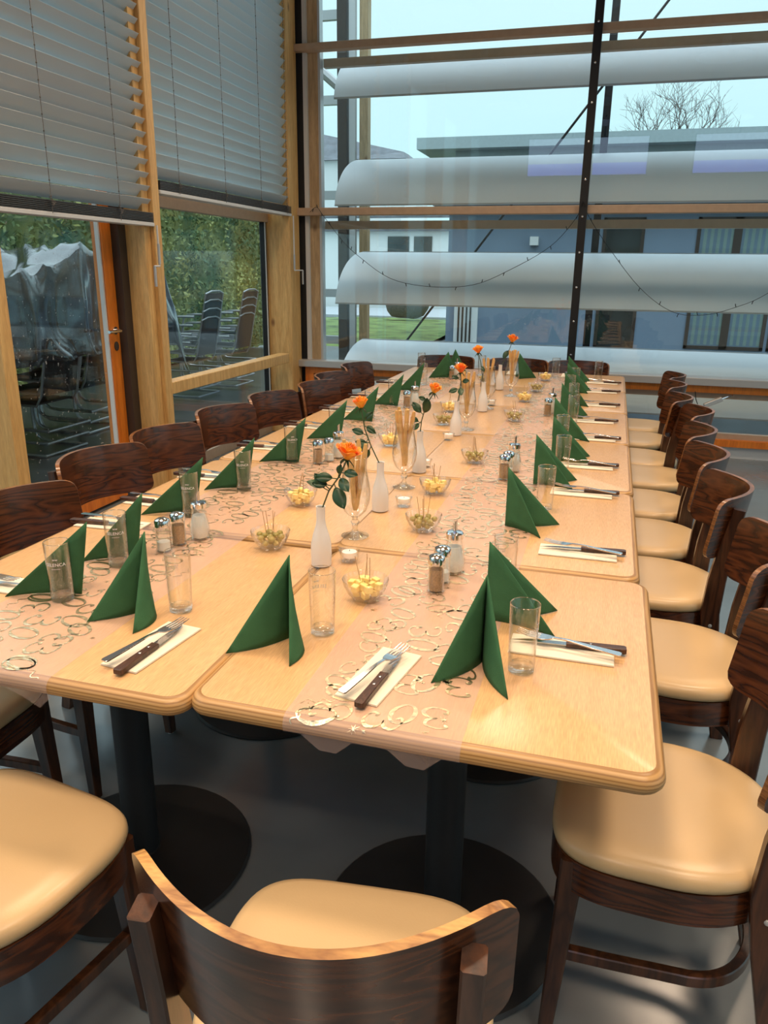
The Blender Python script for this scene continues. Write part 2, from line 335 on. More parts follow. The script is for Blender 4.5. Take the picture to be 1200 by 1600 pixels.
# left wall: glulam posts, blinds between them
def post(name, y0, y1, x0=GX-.02, x1=IX, z1=CZ):
    m = MB(); m.box(x0, x1, y0, y1, 0, z1); o = struct(name, m, M['spruce']); bevel(o, .004, 1); return o
post('trim_1', 6.56, 6.78)
post('trim_2', 4.43, 4.51)
m = MB(); m.box(GX-.02, IX-.03, 4.36, 4.427, 0, CZ); struct('trim_3', m, M['spruce'])
post('trim_4', 3.04, 3.12)
post('trim_5', .9, .98); post('trim_6', -1.4,-1.32)
# door bay between trim_4 and trim_3
dr = MB(); dr.box(GX-.05,GX+.02,3.12,3.18,0,2.35); dr.box(GX-.05,GX+.02,3.12,4.36,2.27,2.35)
struct('trim_7', dr, M['orange'])
pip = MB(); pip.box(GX-.02, GX+.09, 4.285, 4.36, 0, CZ); struct('trim_8', pip, M['dark_frame'])
door = MB(); door.box(GX-.03,GX+.04,3.18,3.28,.02,2.27); door.box(GX-.03,GX+.04,4.185,4.283,.02,2.27); door.box(GX-.03,GX+.04,3.28,4.185,.02,.16); door.box(GX-.03,GX+.04,3.28,4.185,2.15,2.27)
d = struct('door_1', door, M['orange']); bevel(d, .003, 1)
g = MB(); g.box(GX-.008,GX+.008,3.28,4.185,.16,2.15); g.build('door_glass', M['pane_dirty'], d, False)
s_ = MB(); s_.box(GX+.004,GX+.03,4.172,4.186,.16,2.15); s_.box(GX+.004,GX+.03,3.28,3.30,.16,2.15); s_.build('glazing_seal', M['white_alu'], d, False)
h = MB(); h.tube([(GX+.04,4.235,1.08),(GX+.085,4.235,1.08),(GX+.092,4.22,1.08),(GX+.092,4.10,1.08)], .010, 10); h.lathe([(.024,0),(.024,.006)], 16)
for i in range(len(h.v)-32, len(h.v)): x, y, z = h.v[i]; h.v[i] = (GX+.04+z, 4.235+x, 1.08+y)
h.build('door_handle', M['chrome'], d)
h = MB(); h.lathe([(.022,0),(.022,.005)], 16); h.v = [(GX+.04+z, 4.235+x, .985+y*1.3) for x,y,z in h.v]; h.build('lock_plate', M['dark_frame'], d)
w = MB(); w.box(GX-.03,GX+.02,3.12,4.36,2.35,2.45); struct('trim_9', w, M['spruce'])
g = MB(); g.box(GX-.008,GX+.008,3.12,4.36,2.45,CZ); struct('window_1', g, M['pane'])
# window bay between trim_2 and trim_1
wf = MB(); y0, y1 = 4.51, 6.56
g = MB(); g.box(GX-.008,GX+.008,y0,y1,.08,CZ-.02); wo_ = struct('window_2', g, M['pane'])
wf.box(GX-.03,GX+.03,y0,y1,0,.08); wf.box(GX-.03,GX+.05,y0,y1,1.84,1.94); wf.build('window_frame', M['taupe'], wo_, False)
wf = MB(); wf.box(GX-.02,GX+.03,y1-.035,y1,.08,1.84); wf.build('window_seal', M['rubber'], wo_, False)
wf = MB(); wf.box(GX+.03,GX+.037,y1-.04,y1-.03,.08,1.84); wf.build('glazing_strip', M['white_alu'], wo_, False)
rl = MB(); rl.box(IX-.10, IX+.002, 4.51, 6.48, .655, .735); o = struct('trim_10', rl, M['spruce']); bevel(o, .004, 1)
# near bays of the left wall
for k, (a, b) in enumerate(((.98,3.04),(-1.32,.9),(-4,-1.4))):
    g = MB(); g.box(GX-.008,GX+.008,a,b,.02,CZ-.02); struct('window_%d' % (9+k), g, M['pane'])
# black joint between corner post and far wall
m = MB(); m.box(-2.99,-2.70,6.80,6.90,0,CZ); struct('trim_11', m, M['rubber'])
m = MB(); m.box(-2.70,-2.665,6.80,6.88,.64,CZ); struct('trim_12', m, M['white_alu'])
# far wall: timber frame strip, transoms, lower orange frame, mullion
m = MB(); m.box(-2.665,-2.575,6.83,6.95,.64,CZ); struct('trim_13', m, M['spruce_out'])
m = MB(); m.box(-2.575,-2.555,6.83,6.91,.64,CZ); struct('trim_14', m, M['alu'])
for k, (a, b) in enumerate(((1.905,1.968),(3.18,3.235))):
    m = MB(); m.box(-2.76,4.6,6.74,6.83,a,b); o = struct('trim_%d' % (15+k), m, M['taupe']); bevel(o, .004, 1)
m = MB(); m.box(-2.76,4.6,6.70,6.86,.595,.655); o = struct('trim_17', m, M['alu']); bevel(o, .004, 1)
m = MB(); m.box(-2.70,4.6,6.74,6.82,.535,.595); m.box(-2.70,-2.62,6.74,6.82,.10,.535); m.box(-2.70,4.6,6.74,6.82,.10,.155); struct('trim_18', m, M['orange'])
m = MB(); m.box(-2.76,4.6,6.78,6.86,0,.10); struct('baseboard_far', m, M['white_alu'])
m = MB(); m.box(-2.62,4.6,6.79,6.84,.485,.535); m.box(-2.62,4.6,6.79,6.84,.155,.20); struct('trim_19', m, M['taupe'])
for nm, z0, z1 in (('window_3', .20,.485), ('window_4', .655,1.905), ('window_12', 1.968,3.18), ('window_13', 3.235,CZ)):
    g = MB(); g.box(-2.56 if z0 > .5 else -2.62,4.6,6.845,6.857,z0,z1); struct(nm, g, M['pane'])
# outer transom lines seen through the glass
m = MB(); m.box(-2.55,4.6,6.90,6.96,1.80,1.868); struct('trim_20', m, M['taupe'])
m = MB(); m.box(-2.55,4.6,6.90,6.96,3.085,3.15); struct('trim_21', m, M['taupe'])
mull = MB(); mull.box(-.335,-.272,6.69,6.74,.655,CZ); mo = struct('trim_22', mull, M['rubber'])
for i in range(12):
    b = MB(); b.lathe([(.008,0),(.008,.004),(.003,.006)], 10); z = .80+i*.27; b.v = [(-.304+x, 6.69-zz, z+y) for x,y,zz in b.v]; b.build('bolt', M['chrome'], mo)

# ================================================================== BLINDS
def blind(name, y0, y1, zb, n, cords, label):
    root = empty(name, (IX-.035, (y0+y1)/2, zb), 0, label, 'window blind', 'venetian blinds of the left wall')
    hw = (y1-y0)/2; pitch = .0735
    s = MB(); top = n*pitch
    for i in range(n):
        z = .125+i*pitch; ring = []
        t = math.radians(-47)
        K = 5; up = []; dn = []
        for k in range(K):
            u = -.042+.084*k/(K-1); bow = .007*(1-(u/.042)**2)
            x = u*math.cos(t)-bow*math.sin(t); zz = -u*math.sin(t)+bow*math.cos(t)
            up.append((x, z+zz)); dn.append((x-.0008*math.sin(t), z+zz-.0010))
        prof = up+dn[::-1]
        s.rings([[(x,-hw,z_) for x,z_ in prof],[(x,hw,z_) for x,z_ in prof]])
    sl = s.build('slats', M['slat'], root); 
    st = MB()
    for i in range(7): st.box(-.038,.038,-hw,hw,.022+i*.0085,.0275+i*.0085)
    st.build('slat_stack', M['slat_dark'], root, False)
    bt = MB(); bt.box(-.04,.04,-hw-.004,hw+.004,0,.022); bevel(bt.build('bottom_rail', M['white_alu'], root, False), .003, 1)
    for cy in cords:
        c_ = MB(); c_.tube([(.046,cy,.015),(.046,cy,top+.1)], .0016, 6)
        for i in range(n): c_.sphere((.046,cy,.125+i*pitch-.03), .0042, 6, 4)
        for a in range(5): c_.tube([(.05,cy-.02+a*.006,.09-.012*a),(.056,cy+.02-a*.005,.065-.003*a)], .0022, 5)
        c_.build('ladder_cord', M['cord'], root)
    return root
b1 = blind('venetian_blind', 3.125, 4.425, 1.695, 34, (-.28,.30), 'grey slatted venetian blind hanging in front of the orange-framed door')
b2 = blind('venetian_blind', 4.525, 6.60, 1.89, 38, (-.82,-.18,.42,.93), 'grey slatted venetian blind above the window with the wooden rail, beside the corner')
def crank(y, ztop, zj, dy, label):
    r = empty('blind_crank', (IX+.045, y, zj), 0, label, 'blind crank')
    a = MB(); a.tube([(0,0,ztop-zj),(0,.002,.12)], .0055, 8); a.build('rod', M['white_alu'], r)
    a = MB(); a.tube([(0,.002,.13),(0,.002,.012)], .0085, 8); a.build('sleeve', M['alu'], r); a = MB(); a.tube([(0,dy,0),(0,dy,-.12)], .0085, 8); a.build('grip', M['alu'], r)
    a = MB(); a.tube([(0,.002,.016),(0,.002,0),(0,dy,0),(0,dy,-.01)], .0055, 8); a.build('crank_arm', M['white_alu'], r)
crank(4.385, 1.70, 1.464, -.055, 'white blind crank with folded handle hanging at the post beside the orange door')
crank(6.54, 1.89, 1.445, .19, 'white blind crank with sideways handle hanging at the corner post')

# ================================================================== OUTSIDE, FAR SIDE
def louvre(zb, label, ha=.0):
    r = empty('louvre_blade', (1.2, 7.3, zb), 0, label, 'sun louvre', 'curved louvre blades outside the far window')
    N = 16; D, H = .92, .54
    pr_ = []
    for i in range(N+1):
        a = (PI/2)*i/N; a = .10+a*.9
        pr_.append((D*(1-math.cos(a))-.004, H*math.sin(a)-.05))
    inn = [(y+.008, z-.004) for y, z in pr_]
    prof = pr_ + inn[::-1]
    m = MB(); m.rings([[(-3.8,y,z) for y,z in prof],[(3.6,y,z) for y,z in prof]]); m.build('blade', M['louvre'], r, True, 30)
    e_ = MB(); y0, z0 = pr_[0]; y1, z1 = pr_[-1]
    e_.box(-3.8,3.6,y0-.004,y0+.014,z0-.012,z0+.002); e_.box(-3.8,3.6,y1-.004,y1+.014,z1-.006,z1+.008); e_.build('edge_profile', M['alu'], r, False)
    k = MB()
    k.sweep_rect([(-3.76,.10,.16),(-3.76,.45,.24),(-3.76,.78,.28)], .008, .02); k.build('bracket', M['dark_frame'], r, False)
    return r
for zb, lb in ((2.93,'pale curved louvre blade outside the far window, topmost one under the upper beam'),(2.03,'pale curved louvre blade outside, second from the top, above the middle beam'),
               (1.145,'pale curved louvre blade outside, just below the middle beam behind the fairy lights'),(.245,'pale curved louvre blade outside, lowest one at the sill height')):
    louvre(zb, lb)
# structure behind the louvres
m = MB(); m.box(-2.70,-2.61,8.36,8.46,-.1,6.2); po = m.build('facade_post', M['spruce_out'], None, False); tag(po, 'weathered timber facade post outside behind the louvre ends', 'post')
m = MB(); m.box(-2.92,-2.82,8.30,8.60,-.1,6.2); po = m.build('facade_column', M['dark_frame'], None, False); tag(po, 'dark grey narrow facade column outside near the corner', 'column')
m = MB(); m.box(-2.80,-2.735,8.32,8.38,-.1,6.2); po = m.build('downpipe', M['white_alu'], None, False); tag(po, 'pale metal downpipe outside between the facade column and timber post', 'pipe')
m = MB(); m.box(-.27,-.20,8.36,8.44,-.1,6.2); po = m.build('steel_column', M['black_steel'], None, False); tag(po, 'slim dark steel column outside behind the black mullion', 'column')
m = MB(); m.tube([(.9,8.42,4.70),(-2.56,8.42,.20)], .012, 8); po = m.build('bracing_rod', M['black_steel']); tag(po, 'thin dark diagonal bracing rod outside behind the louvre blades', 'rod')
m = MB()
for z in (3.95, 3.15, 2.2, 1.15, .62): m.box(-3.4,-2.92,8.7,8.76,z,z+.09)
for x in (-3.4,): m.box(x,x+.05,8.7,8.76,-.1,5)
m.tube([(-3.4,8.74,3.6),(-2.9,8.74,3.2)], .05, 8)
po = m.build('stair_frame', M['alu'], None, False); tag(po, 'grey metal frame with cross bars outside beyond the room corner', 'metal frame')
# ground
m = MB(); m.box(-60,60,6.86,90,-.3,-.1); m.box(-60,-3.05,-10,6.86,-.3,-.06); m.box(4.8,60,-10,6.86,-.3,-.1); o = m.build('ground', M['asphalt'], None, False); tag(o, kind='structure')
m = MB()
N = 26; g0 = []
for i in range(N+1):
    row = []
    for j in range(9):
        x = -14+10.2*i/N; y = 15.5+10*j/8; row.append((x, y, -.09+.10*math.sin(j/8*PI)+.04*noise.noise(Vector((x,y,0)))))
    g0 += row
m.add(g0, [(i*9+j, (i+1)*9+j, (i+1)*9+j+1, i*9+j+1) for i in range(N) for j in range(8)])
o = m.build('lawn', M['grass']); tag(o, 'patch of leaf-strewn lawn outside beyond the louvres', 'lawn', kind='stuff')
m = MB(); m.box(-30,-3.2,25.5,31,-.1,-.02); o = m.build('paved_road', M['road'], None, False); tag(o, 'pale paved road behind the lawn outside', 'road')
m = MB(); m.sphere((-6.2,24.2,.42), .75, 12, 8, (1.0,.8,.62)); m.v = [tuple(Vector(v)*1.0+Vector((.12*noise.noise(Vector(v)*2), 0, .12*noise.noise(Vector(v)*2+Vector((5,0,0))))))  for v in m.v]
o = m.build('boulder', M['stone']); tag(o, 'dark boulder lying at the far edge of the lawn', 'boulder')
# grey building opposite
B = empty('grey_building', (2.5,14,-.1), 0, 'blue-grey rendered building with parapet opposite the far window', 'building')
m = MB(); m.box(-5.38,9,0,7,0,2.6); m.build('wall', M['grey_render'], B, False)
m = MB(); m.box(-5.36,9,.25,7,2.6,3.52); m.build('upper_wall', M['pale_render'], B, False)
m = MB(); m.box(-5.98,9,-.05,7.2,3.52,3.70); m.build('parapet_cap', M['pale_render'], B, False)
m = MB(); m.box(-5.6,9,-.35,.3,2.60,2.72); m.build('canopy_edge', M['roof'], B, False)
def bwin(x0, x1, z0, z1, curt):
    f = MB(); t = .055
    f.box(x0,x1,-.02,.03,z1-t,z1); f.box(x0,x1,-.02,.03,z0,z0+t); f.box(x0,x0+t,-.02,.03,z0,z1); f.box(x1-t,x1,-.02,.03,z0,z1)
    if curt: f.box((x0+x1)/2-.06,(x0+x1)/2+.06,-.02,.03,z0,z1)
    fo = f.build('window', M['dark_frame'], B, False)
    p = MB(); p.box(x0+t,x1-t,-.012,-.004,z0+t,z1-t); p.build('pane', M['pane'] if curt else M['dark_glass'], fo, False)
    if curt:
        cu = MB(); n = 60; rows = []
        for z in (z0+t+.02, z1-t): rows.append([(x0+t+(x1-x0-2*t)*i/n, -.001+.0025*math.sin(i*1.15)+.001, z) for i in range(n+1)])
        cu.add(rows[0]+rows[1], [(i,i+1,n+2+i,n+1+i) for i in range(n)]); cu.build('curtain', M['curtain'], fo)
bwin(-2.78,-2.12,.30,2.42,False); bwin(-1.32,-.1,.36,2.42,True); bwin(-.05,1.2,.36,2.42,True); bwin(2.4,3.6,.36,2.42,True)
m = MB(); m.box(-3.96,-3.82,-.12,0,1.98,2.12); m.build('wall_lamp', M['white_render'], B, False)
m = MB(); m.box(-5.22,-4.80,-.07,0,.0,1.0)
m.build('gate_frame', M['white_render'], B, False)
m = MB()
for i in range(4): m.box(-5.15+i*.07,-5.12+i*.07,-.085,-.07,.1,.95)
m.build('gate_bars', M['dark_frame'], B, False)
# far white house
Hs = empty('white_house', (-8,32,-.1), 0, 'distant white house with grey tiled gable roof seen at the left of the far window', 'house')
m = MB(); m.box(-4.5,1.6,0,6,0,3.1); m.box(-4.5,-.9,1.2,6,3.1,5.9); m.build('wall', M['white_render'], Hs, False)
m = MB(); m.box(-4.6,1.7,-.25,.1,3.05,3.25); m.box(-4.6,1.7,-.12,0,3.55,3.75); m.build('balcony_slab', M['roof'], Hs, False)
m = MB()
for i in range(5): m.box(-2.2+i*.75,-1.9+i*.75,-.1,.1,3.75,4.4)
m.build('railing', M['white_render'], Hs, False)
m = MB(); m.add([(-5,1,5.9),(-.7,1,5.9),(-.7,6,5.9),(-5,6,5.9),(-5,3,7.2),(-1.2,2.6,6.35),(-1.2,3.4,6.35)], [(0,1,5,4),(1,2,6,5),(2,3,4,6),(3,0,4),(4,5,6),(0,3,2,1)]); m.build('roof', M['roof'], Hs, False)
for x0, x1 in ((-1.1,-.2),(.0,.75)):
    m = MB(); m.box(x0,x1,-.04,.02,1.6,2.85); m.build('window', M['dark_glass'], Hs, False)
# bare tree
def twig(m, p, d, L, r, k):
    q = p + d*L; m.tube([p, (p+q)/2+Vector((rnd.uniform(-.04,.04)*L,)*3), q], [r, r*.8, r*.6], 4)
    if k == 0: return
    for i in range(3 if k > 1 else 2):
        a = Vector((rnd.uniform(-1,1), rnd.uniform(-.5,.5), rnd.uniform(-.15,.9))).normalized()
        twig(m, p+(q-p)*rnd.uniform(.55,1), (d*.75+a*.7).normalized(), L*rnd.uniform(.62,.82), r*.6, k-1)
T = empty('bare_tree', (1.0,23,-.1), 0, 'leafless tree crown rising behind the grey building', 'tree')
m = MB(); m.tube([(0,0,0),(0,0,3.9)], [.16,.09], 8); m.build('trunk', M['bark'], T)
m = MB()
for i in range(9): twig(m, Vector((0,0,3.3+.12*i)), Vector((math.sin(i*2.4)*(.9-.05*i), .3*math.cos(i*2.4), .75)).normalized(), 1.0, .022, 4)
m.build('branches', M['bark'], T)

# ================================================================== OUTSIDE, LEFT SIDE
def leafcloud(m, n, x0,x1,y0,y1,z0,z1, s):
    for _ in range(n):
        x, y, z = rnd.uniform(x0,x1), rnd.uniform(y0,y1), rnd.uniform(z0,z1)
        x = x + .25*noise.noise(Vector((y*.9, z*.9, 0))) + (.10 if rnd.random() < .2 else 0)
        a = Vector((rnd.uniform(-.6,.6), rnd.uniform(-1,1), rnd.uniform(-.4,1))).normalized()*s*rnd.uniform(.6,1.4)
        b_ = Vector((rnd.uniform(-1,1), rnd.uniform(-1,1), rnd.uniform(-1,1))).normalized()*s*.3
        p = Vector((x,y,z)); m.add([p-b_*.4, p+a*.5-b_, p+a, p+a*.5+b_], [(0,1,2,3)])
Hd = empty('thuja_hedge', (-7.2,7,-.06), 0, 'tall green and yellowish thuja hedge outside the left windows', 'hedge')
m = MB(); leafcloud(m, 30000, .25,.6,-6.5,8.0,.05,3.4,.085); m.build('foliage', M['hedge'], Hd, False)
m = MB(); m.box(-.5,.28,-6.5,8.0,0,3.35); m.build('inner_foliage', M['hedge'], Hd, False)
def patio_chair(name, loc, rz, label, group=None):
    r = empty(name, loc, rz, label, 'patio chair', group)
    f = MB()
    for s in (-1, 1):
        x = .26*s
        f.tube([(x,-.26,.014),(x,.10,.014),(x,.19,.02),(x,.245,.055),(x,.27,.12),(x,.275,.25),(x,.27,.52),(x,.25,.60),(x,.19,.645),(x,.10,.655),(x,-.20,.66)], .014, 8)
        f.tube([(x*.9,.20,.43),(x*.9,-.20,.42),(x*.88,-.25,.50),(x*.84,-.34,.92)], .011, 8)
    f.tube([(.26*.84,-.34,.92),(.1,-.355,.95),(-.1,-.355,.95),(-.26*.84,-.34,.92)], .011, 8); f.tube([(.27,-.26,.014),(-.27,-.26,.014)], .012, 8)
    f.build('frame', M['tube'], r)
    s_ = MB(); s_.box(-.22,.22,-.2,.2,.425,.437); s_.build('seat', M['weave'], r, False)
    s_ = MB(); s_.sweep_rect([(0,-.245,.50),(0,-.335,.93)], .21, .005, (0,1,0)); s_.build('backrest', M['weave'], r, False)
    return r
pc = patio_chair('patio_chair', (-4.95,4.55,-.06), PI*.5, 'metal cantilever patio chair under the plastic sheet, lowest of the stack nearer the camera', None)
k = 0
for sx_, sy_, n_, st in ((-4.95,4.55,3,'stack nearer the camera under the plastic sheet'),(-4.65,5.45,3,'middle stack under the plastic sheet'),(-4.9,6.35,3,'farther stack under the plastic sheet'),(-5.0,8.6,4,'uncovered stack seen through the window with the rail'),(-5.0,9.6,4,'uncovered stack at the window\'s right edge')):
    for i in range(n_):
        lb = 'metal tube patio chair in the %s' % st
        if k == 0: pc['label'] = lb; pc['group'] = 'patio chairs, '+st
        else: dup(pc, (sx_+.012*i, sy_+.02*i, -.06+.10*i), PI*.5, lb, 'patio chairs, '+st)
        k += 1
# crumpled plastic sheet draped over the stacks
T = empty('plastic_sheet', (-4.85,5.45,.72), 0, 'crumpled glossy black plastic sheet draped over stacked patio chairs outside the door', 'plastic sheet')
m = MB(); NU, NV = 90, 60; vs = []
for i in range(NU+1):
    for j in range(NV+1):
        u = i/NU*2-1; v = j/NV*2-1   # u along Y, v across X
        y = 1.75*u; e_ = max(0, abs(v)-.55)/.45; ex = max(0, abs(u)-.86)/.14
        x = .72*(v/abs(v) if v else 0)*min(abs(v), .55)/.55*.78
        z = .80 - .78*e_ - .5*ex*(1-.3*e_)
        P = Vector((u*3.1, v*2.4, 0)); fz = noise.fractal(P, .8, 2.2, 4)
        fold = abs(noise.noise(Vector((u*5+v*2, v*3, 3))))*.22
        sag = .10*math.sin(u*7.5)*(1-e_)
        x += (v/abs(v) if v else 0)*(e_*.10+.16*e_*noise.noise(Vector((u*6, v*4, 9)))+.10*fold*4*e_)
        vs.append((x, y+.06*fz, z+.07*fz*(1-.4*e_)-fold*(1-e_)+sag))
m.add(vs, [(i*(NV+1)+j, i*(NV+1)+j+1, (i+1)*(NV+1)+j+1, (i+1)*(NV+1)+j) for i in range(NU) for j in range(NV)])
o = m.build('sheet', M['tarp'], T); so = o.modifiers.new('solid', 'SOLIDIFY'); so.thickness = .003

# ================================================================== RESTAURANT TABLES
def rr_outline(hx, hy, r, k=6):
    pts = []
    for cx, cy, a0 in ((hx-r,hy-r,0),(-hx+r,hy-r,PI/2),(-hx+r,-hy+r,PI),(hx-r,-hy+r,1.5*PI)):
        for i in range(k+1): a = a0+PI/2*i/k; pts.append((cx+r*math.cos(a), cy+r*math.sin(a)))
    return pts
TS = .7985
def make_table():
    r = empty('restaurant_table')
    m = MB(); h = TS/2-.0008; rad = .016; rings = []
    for k in range(9):
        a = -PI/2+PI*k/8; ins = rad*(1-math.cos(a)); z = .75-.018+.018*math.sin(a)
        rings.append([(x,y,z) for x,y in rr_outline(h-ins, h-ins, max(.04-ins*.6,.01))])
    m.mi = 0
    n = len(rings[0]); 
    m.rings(rings[:], cap0=True, cap1=True)
    for i, f in enumerate(m.f): m.m[i] = 1 if len(f) == 4 else 0
    # top ring faces near the surface keep the laminate
    t = m.build('tabletop', [M['table_top'], M['ply']], r, True, 50)
    m = MB(); m.lathe([(.10,.716),(.10,.708),(.043,.700),(.043,.03),(.06,.02)], 28); m.build('column', M['black_steel'], r)
    m = MB(); m.lathe([(.275,0),(.278,.004),(.272,.010),(.20,.018),(.07,.026),(0.045,.028)], 48); m.build('base', M['black_steel'], r)
    return r
table0 = make_table()
XR0, XR, XL = .1446, .1277, -.6425
Y0 = 1.0284
rows = ['front', 'second', 'third', 'fourth', 'fifth', 'farthest']
first = True; tables = []
for i in range(6):
    for side, xr in (('right', XR0 if i == 0 else XR), ('left', XL)):
        x = xr-TS/2; y = Y0+TS/2+i*.8+(-.02 if (side == 'left' and i == 0) else 0)
        lb = 'square light wood table, %s row of the %s half of the long banquet table' % (rows[i], side)
        if first: o = table0; first = False
        else: o = copy_tree(table0)
        o.location = (x, y, 0); tag(o, lb, 'table', 'tables pushed together into one long table')

# ================================================================== RUNNERS
def path_at(v, yf, yend, H=.0):
    """distance v measured from the front edge of the flat top, negative = down over the edge"""
    rad = .018; top = .7504
    if v >= 0: return (yf+.016+v, top+H, 0, 1)
    arc = .022; s = -v
    if s < arc*2:
        a = s/(arc*2)*PI*.75
        y = yf+.016-(.0168)*math.sin(a)-H*math.sin(a); z = top-.0184+(.0184)*math.cos(a)+H*math.cos(a)
        return (y, z, -math.sin(a), math.cos(a))
    a = PI*.75; y = yf+.016-.0168*math.sin(a); z = top-.0184+.0184*math.cos(a); t = s-arc*2
    return (y+t*.22-H*.97, z-t*.97, -.97, .22)
def ribbon(m, pts, ws, x0, yf, yend, H):
    L = []; N = len(pts)
    for i, (u, v) in enumerate(pts):
        a = pts[max(i-1,0)]; b = pts[min(i+1,N-1)]; tx, ty = b[0]-a[0], b[1]-a[1]; l = math.hypot(tx,ty) or 1
        nx, ny = -ty/l, tx/l; w_ = ws[i]*.66
        for s in (-1, 1):
            uu, vv = u+nx*w_*s, v+ny*w_*s; y, z, ny_, nz_ = path_at(vv, yf, yend, H); L.append((x0+uu, y, z))
    m.add(L, [(2*i, 2*i+1, 2*i+3, 2*i+2) for i in range(N-1)])
def glyph3(s):
    ctrl = [(-.30,.30),(-.40,.42),(-.22,.52),(.02,.50),(.22,.38),(.20,.16),(.02,.05),(-.10,.02),(.10,.02),(.30,-.12),(.34,-.34),(.12,-.52),(-.16,-.52),(-.36,-.40),(-.32,-.26),(-.22,-.30)]
    ws = [.05,.09,.05,.04,.07,.10,.05,.03,.04,.09,.11,.06,.04,.06,.10,.04]
    return sm(ctrl, ws, s)
def glyph0(s):
    c = []; w_ = []
    for i in range(25):
        a = 2*PI*i/24+PI/2; c.append((.34*math.cos(a)+.10*math.sin(a), .52*math.sin(a))); w_.append(.035+.075*abs(math.cos(a)))
    return [(x*s, y*s) for x, y in c], [q*s for q in w_]
def sm(c, w_, s):
    P = []; Wd = []
    for i in range(len(c)-1):
        p0, p1, p2, p3 = c[max(i-1,0)], c[i], c[i+1], c[min(i+2,len(c)-1)]
        for k in range(4):
            t = k/4; f = lambda a,b,cc,d: .5*((2*b)+(-a+cc)*t+(2*a-5*b+4*cc-d)*t*t+(-a+3*b-3*cc+d)*t**3)
            P.append((f(p0[0],p1[0],p2[0],p3[0])*s, f(p0[1],p1[1],p2[1],p3[1])*s)); Wd.append((w_[i]*(1-t)+w_[i+1]*t)*s)
    P.append((c[-1][0]*s, c[-1][1]*s)); Wd.append(w_[-1]*s); return P, Wd
def runner(x0, x1, yf, yend, label, seed):
    r = empty('table_runner', (0,0,0), 0, label, 'table runner', 'sheer table runners with gold thirties')
    vs = [-.085,-.07,-.06,-.044,-.038,-.032,-.026,-.02,-.014,-.008,0]; v = 0
    while v < yend-yf-.02: v += .2; vs.append(min(v, yend-yf-.02))
    m = MB(); NX = 10; L = []
    for j, v in enumerate(vs):
        for i in range(NX+1):
            u = (x1-x0)*i/NX; vv = v
            if v < -.044: vv = -.044+(v+.044)*(max(0, .95*math.sin(i*1.25+seed)) if True else 1)   # ragged tails
            y, z, ny_, nz_ = path_at(vv, yf, yend, 0); L.append((x0+u, y, z))
    n = NX+1
    m.add(L, [(j*n+i, j*n+i+1, (j+1)*n+i+1, (j+1)*n+i) for j in range(len(vs)-1) for i in range(NX)])
    m.build('sheer_film', M['film'], r, True)
    R = random.Random(seed); f = MB(); wdt = x1-x0
    v = -.02; row = 0
    while v < yend-yf-.1:
        cols = [.075,.225] if row % 2 else [.06,.155,.245]
        for cx in cols:
            if cx > wdt-.03: continue
            ang = R.choice([90,-90,75,110,-100,-70,180])+R.uniform(-15,15); a = math.radians(ang); s = R.uniform(.054,.064); ox, oy = cx+R.uniform(-.015,.015), v+R.uniform(-.018,.018)
            if R.random() < .95:
                for g_, dx in ((glyph3(s),-.42*s),(glyph0(s),.50*s)):
                    P = [(ox+(x+dx)*math.cos(a)-y*math.sin(a), oy+(x+dx)*math.sin(a)+y*math.cos(a)) for x,y in g_[0]]
                    if all(.004 < p[0] < wdt-.004 and p[1] > -.05 and p[1] < yend-yf-.04 for p in P): ribbon(f, P, g_[1], x0, yf, yend, .0005)
        for q in range(4):   # stars and squiggles
            ox, oy = R.uniform(.02,wdt-.02), v+R.uniform(-.03,.05)
            if oy < -.04: continue
            if q < 3:
                L_ = R.choice([.005,.008,.015])
                for k in range(4):
                    a = k*PI/4+R.uniform(-.2,.2); l = L_*R.uniform(.5,1); P = [(ox+math.cos(a)*l*t, oy+math.sin(a)*l*t) for t in (-1,-.3,0,.3,1)]
                    if all(.002 < p[0] < wdt-.002 for p in P): ribbon(f, P, [.0003,.0009,.0014,.0009,.0003], x0, yf, yend, .0005)
            else:
                a = R.uniform(0,6); P = []
                for k in range(17):
                    t = k/16*.06-.03; yy = .006*math.sin(k*.9); P.append((ox+t*math.cos(a)-yy*math.sin(a), oy+t*math.sin(a)+yy*math.cos(a)))
                if all(.004 < p[0] < wdt-.004 and p[1] > -.04 for p in P): ribbon(f, P, [.0006+.0014*abs(math.sin(k*.45)) for k in range(17)], x0, yf, yend, .0005)
        v += .088; row += 1
    f.build('gold_foil_print', M['foil'], r, False)
runner(-1.235,-.915, 1.0084, 5.83, 'sheer table runner with gold thirties on the left half of the long table', 3)
runner(-.465,-.165, 1.0284, 5.83, 'sheer table runner with gold thirties on the right half of the long table', 11)

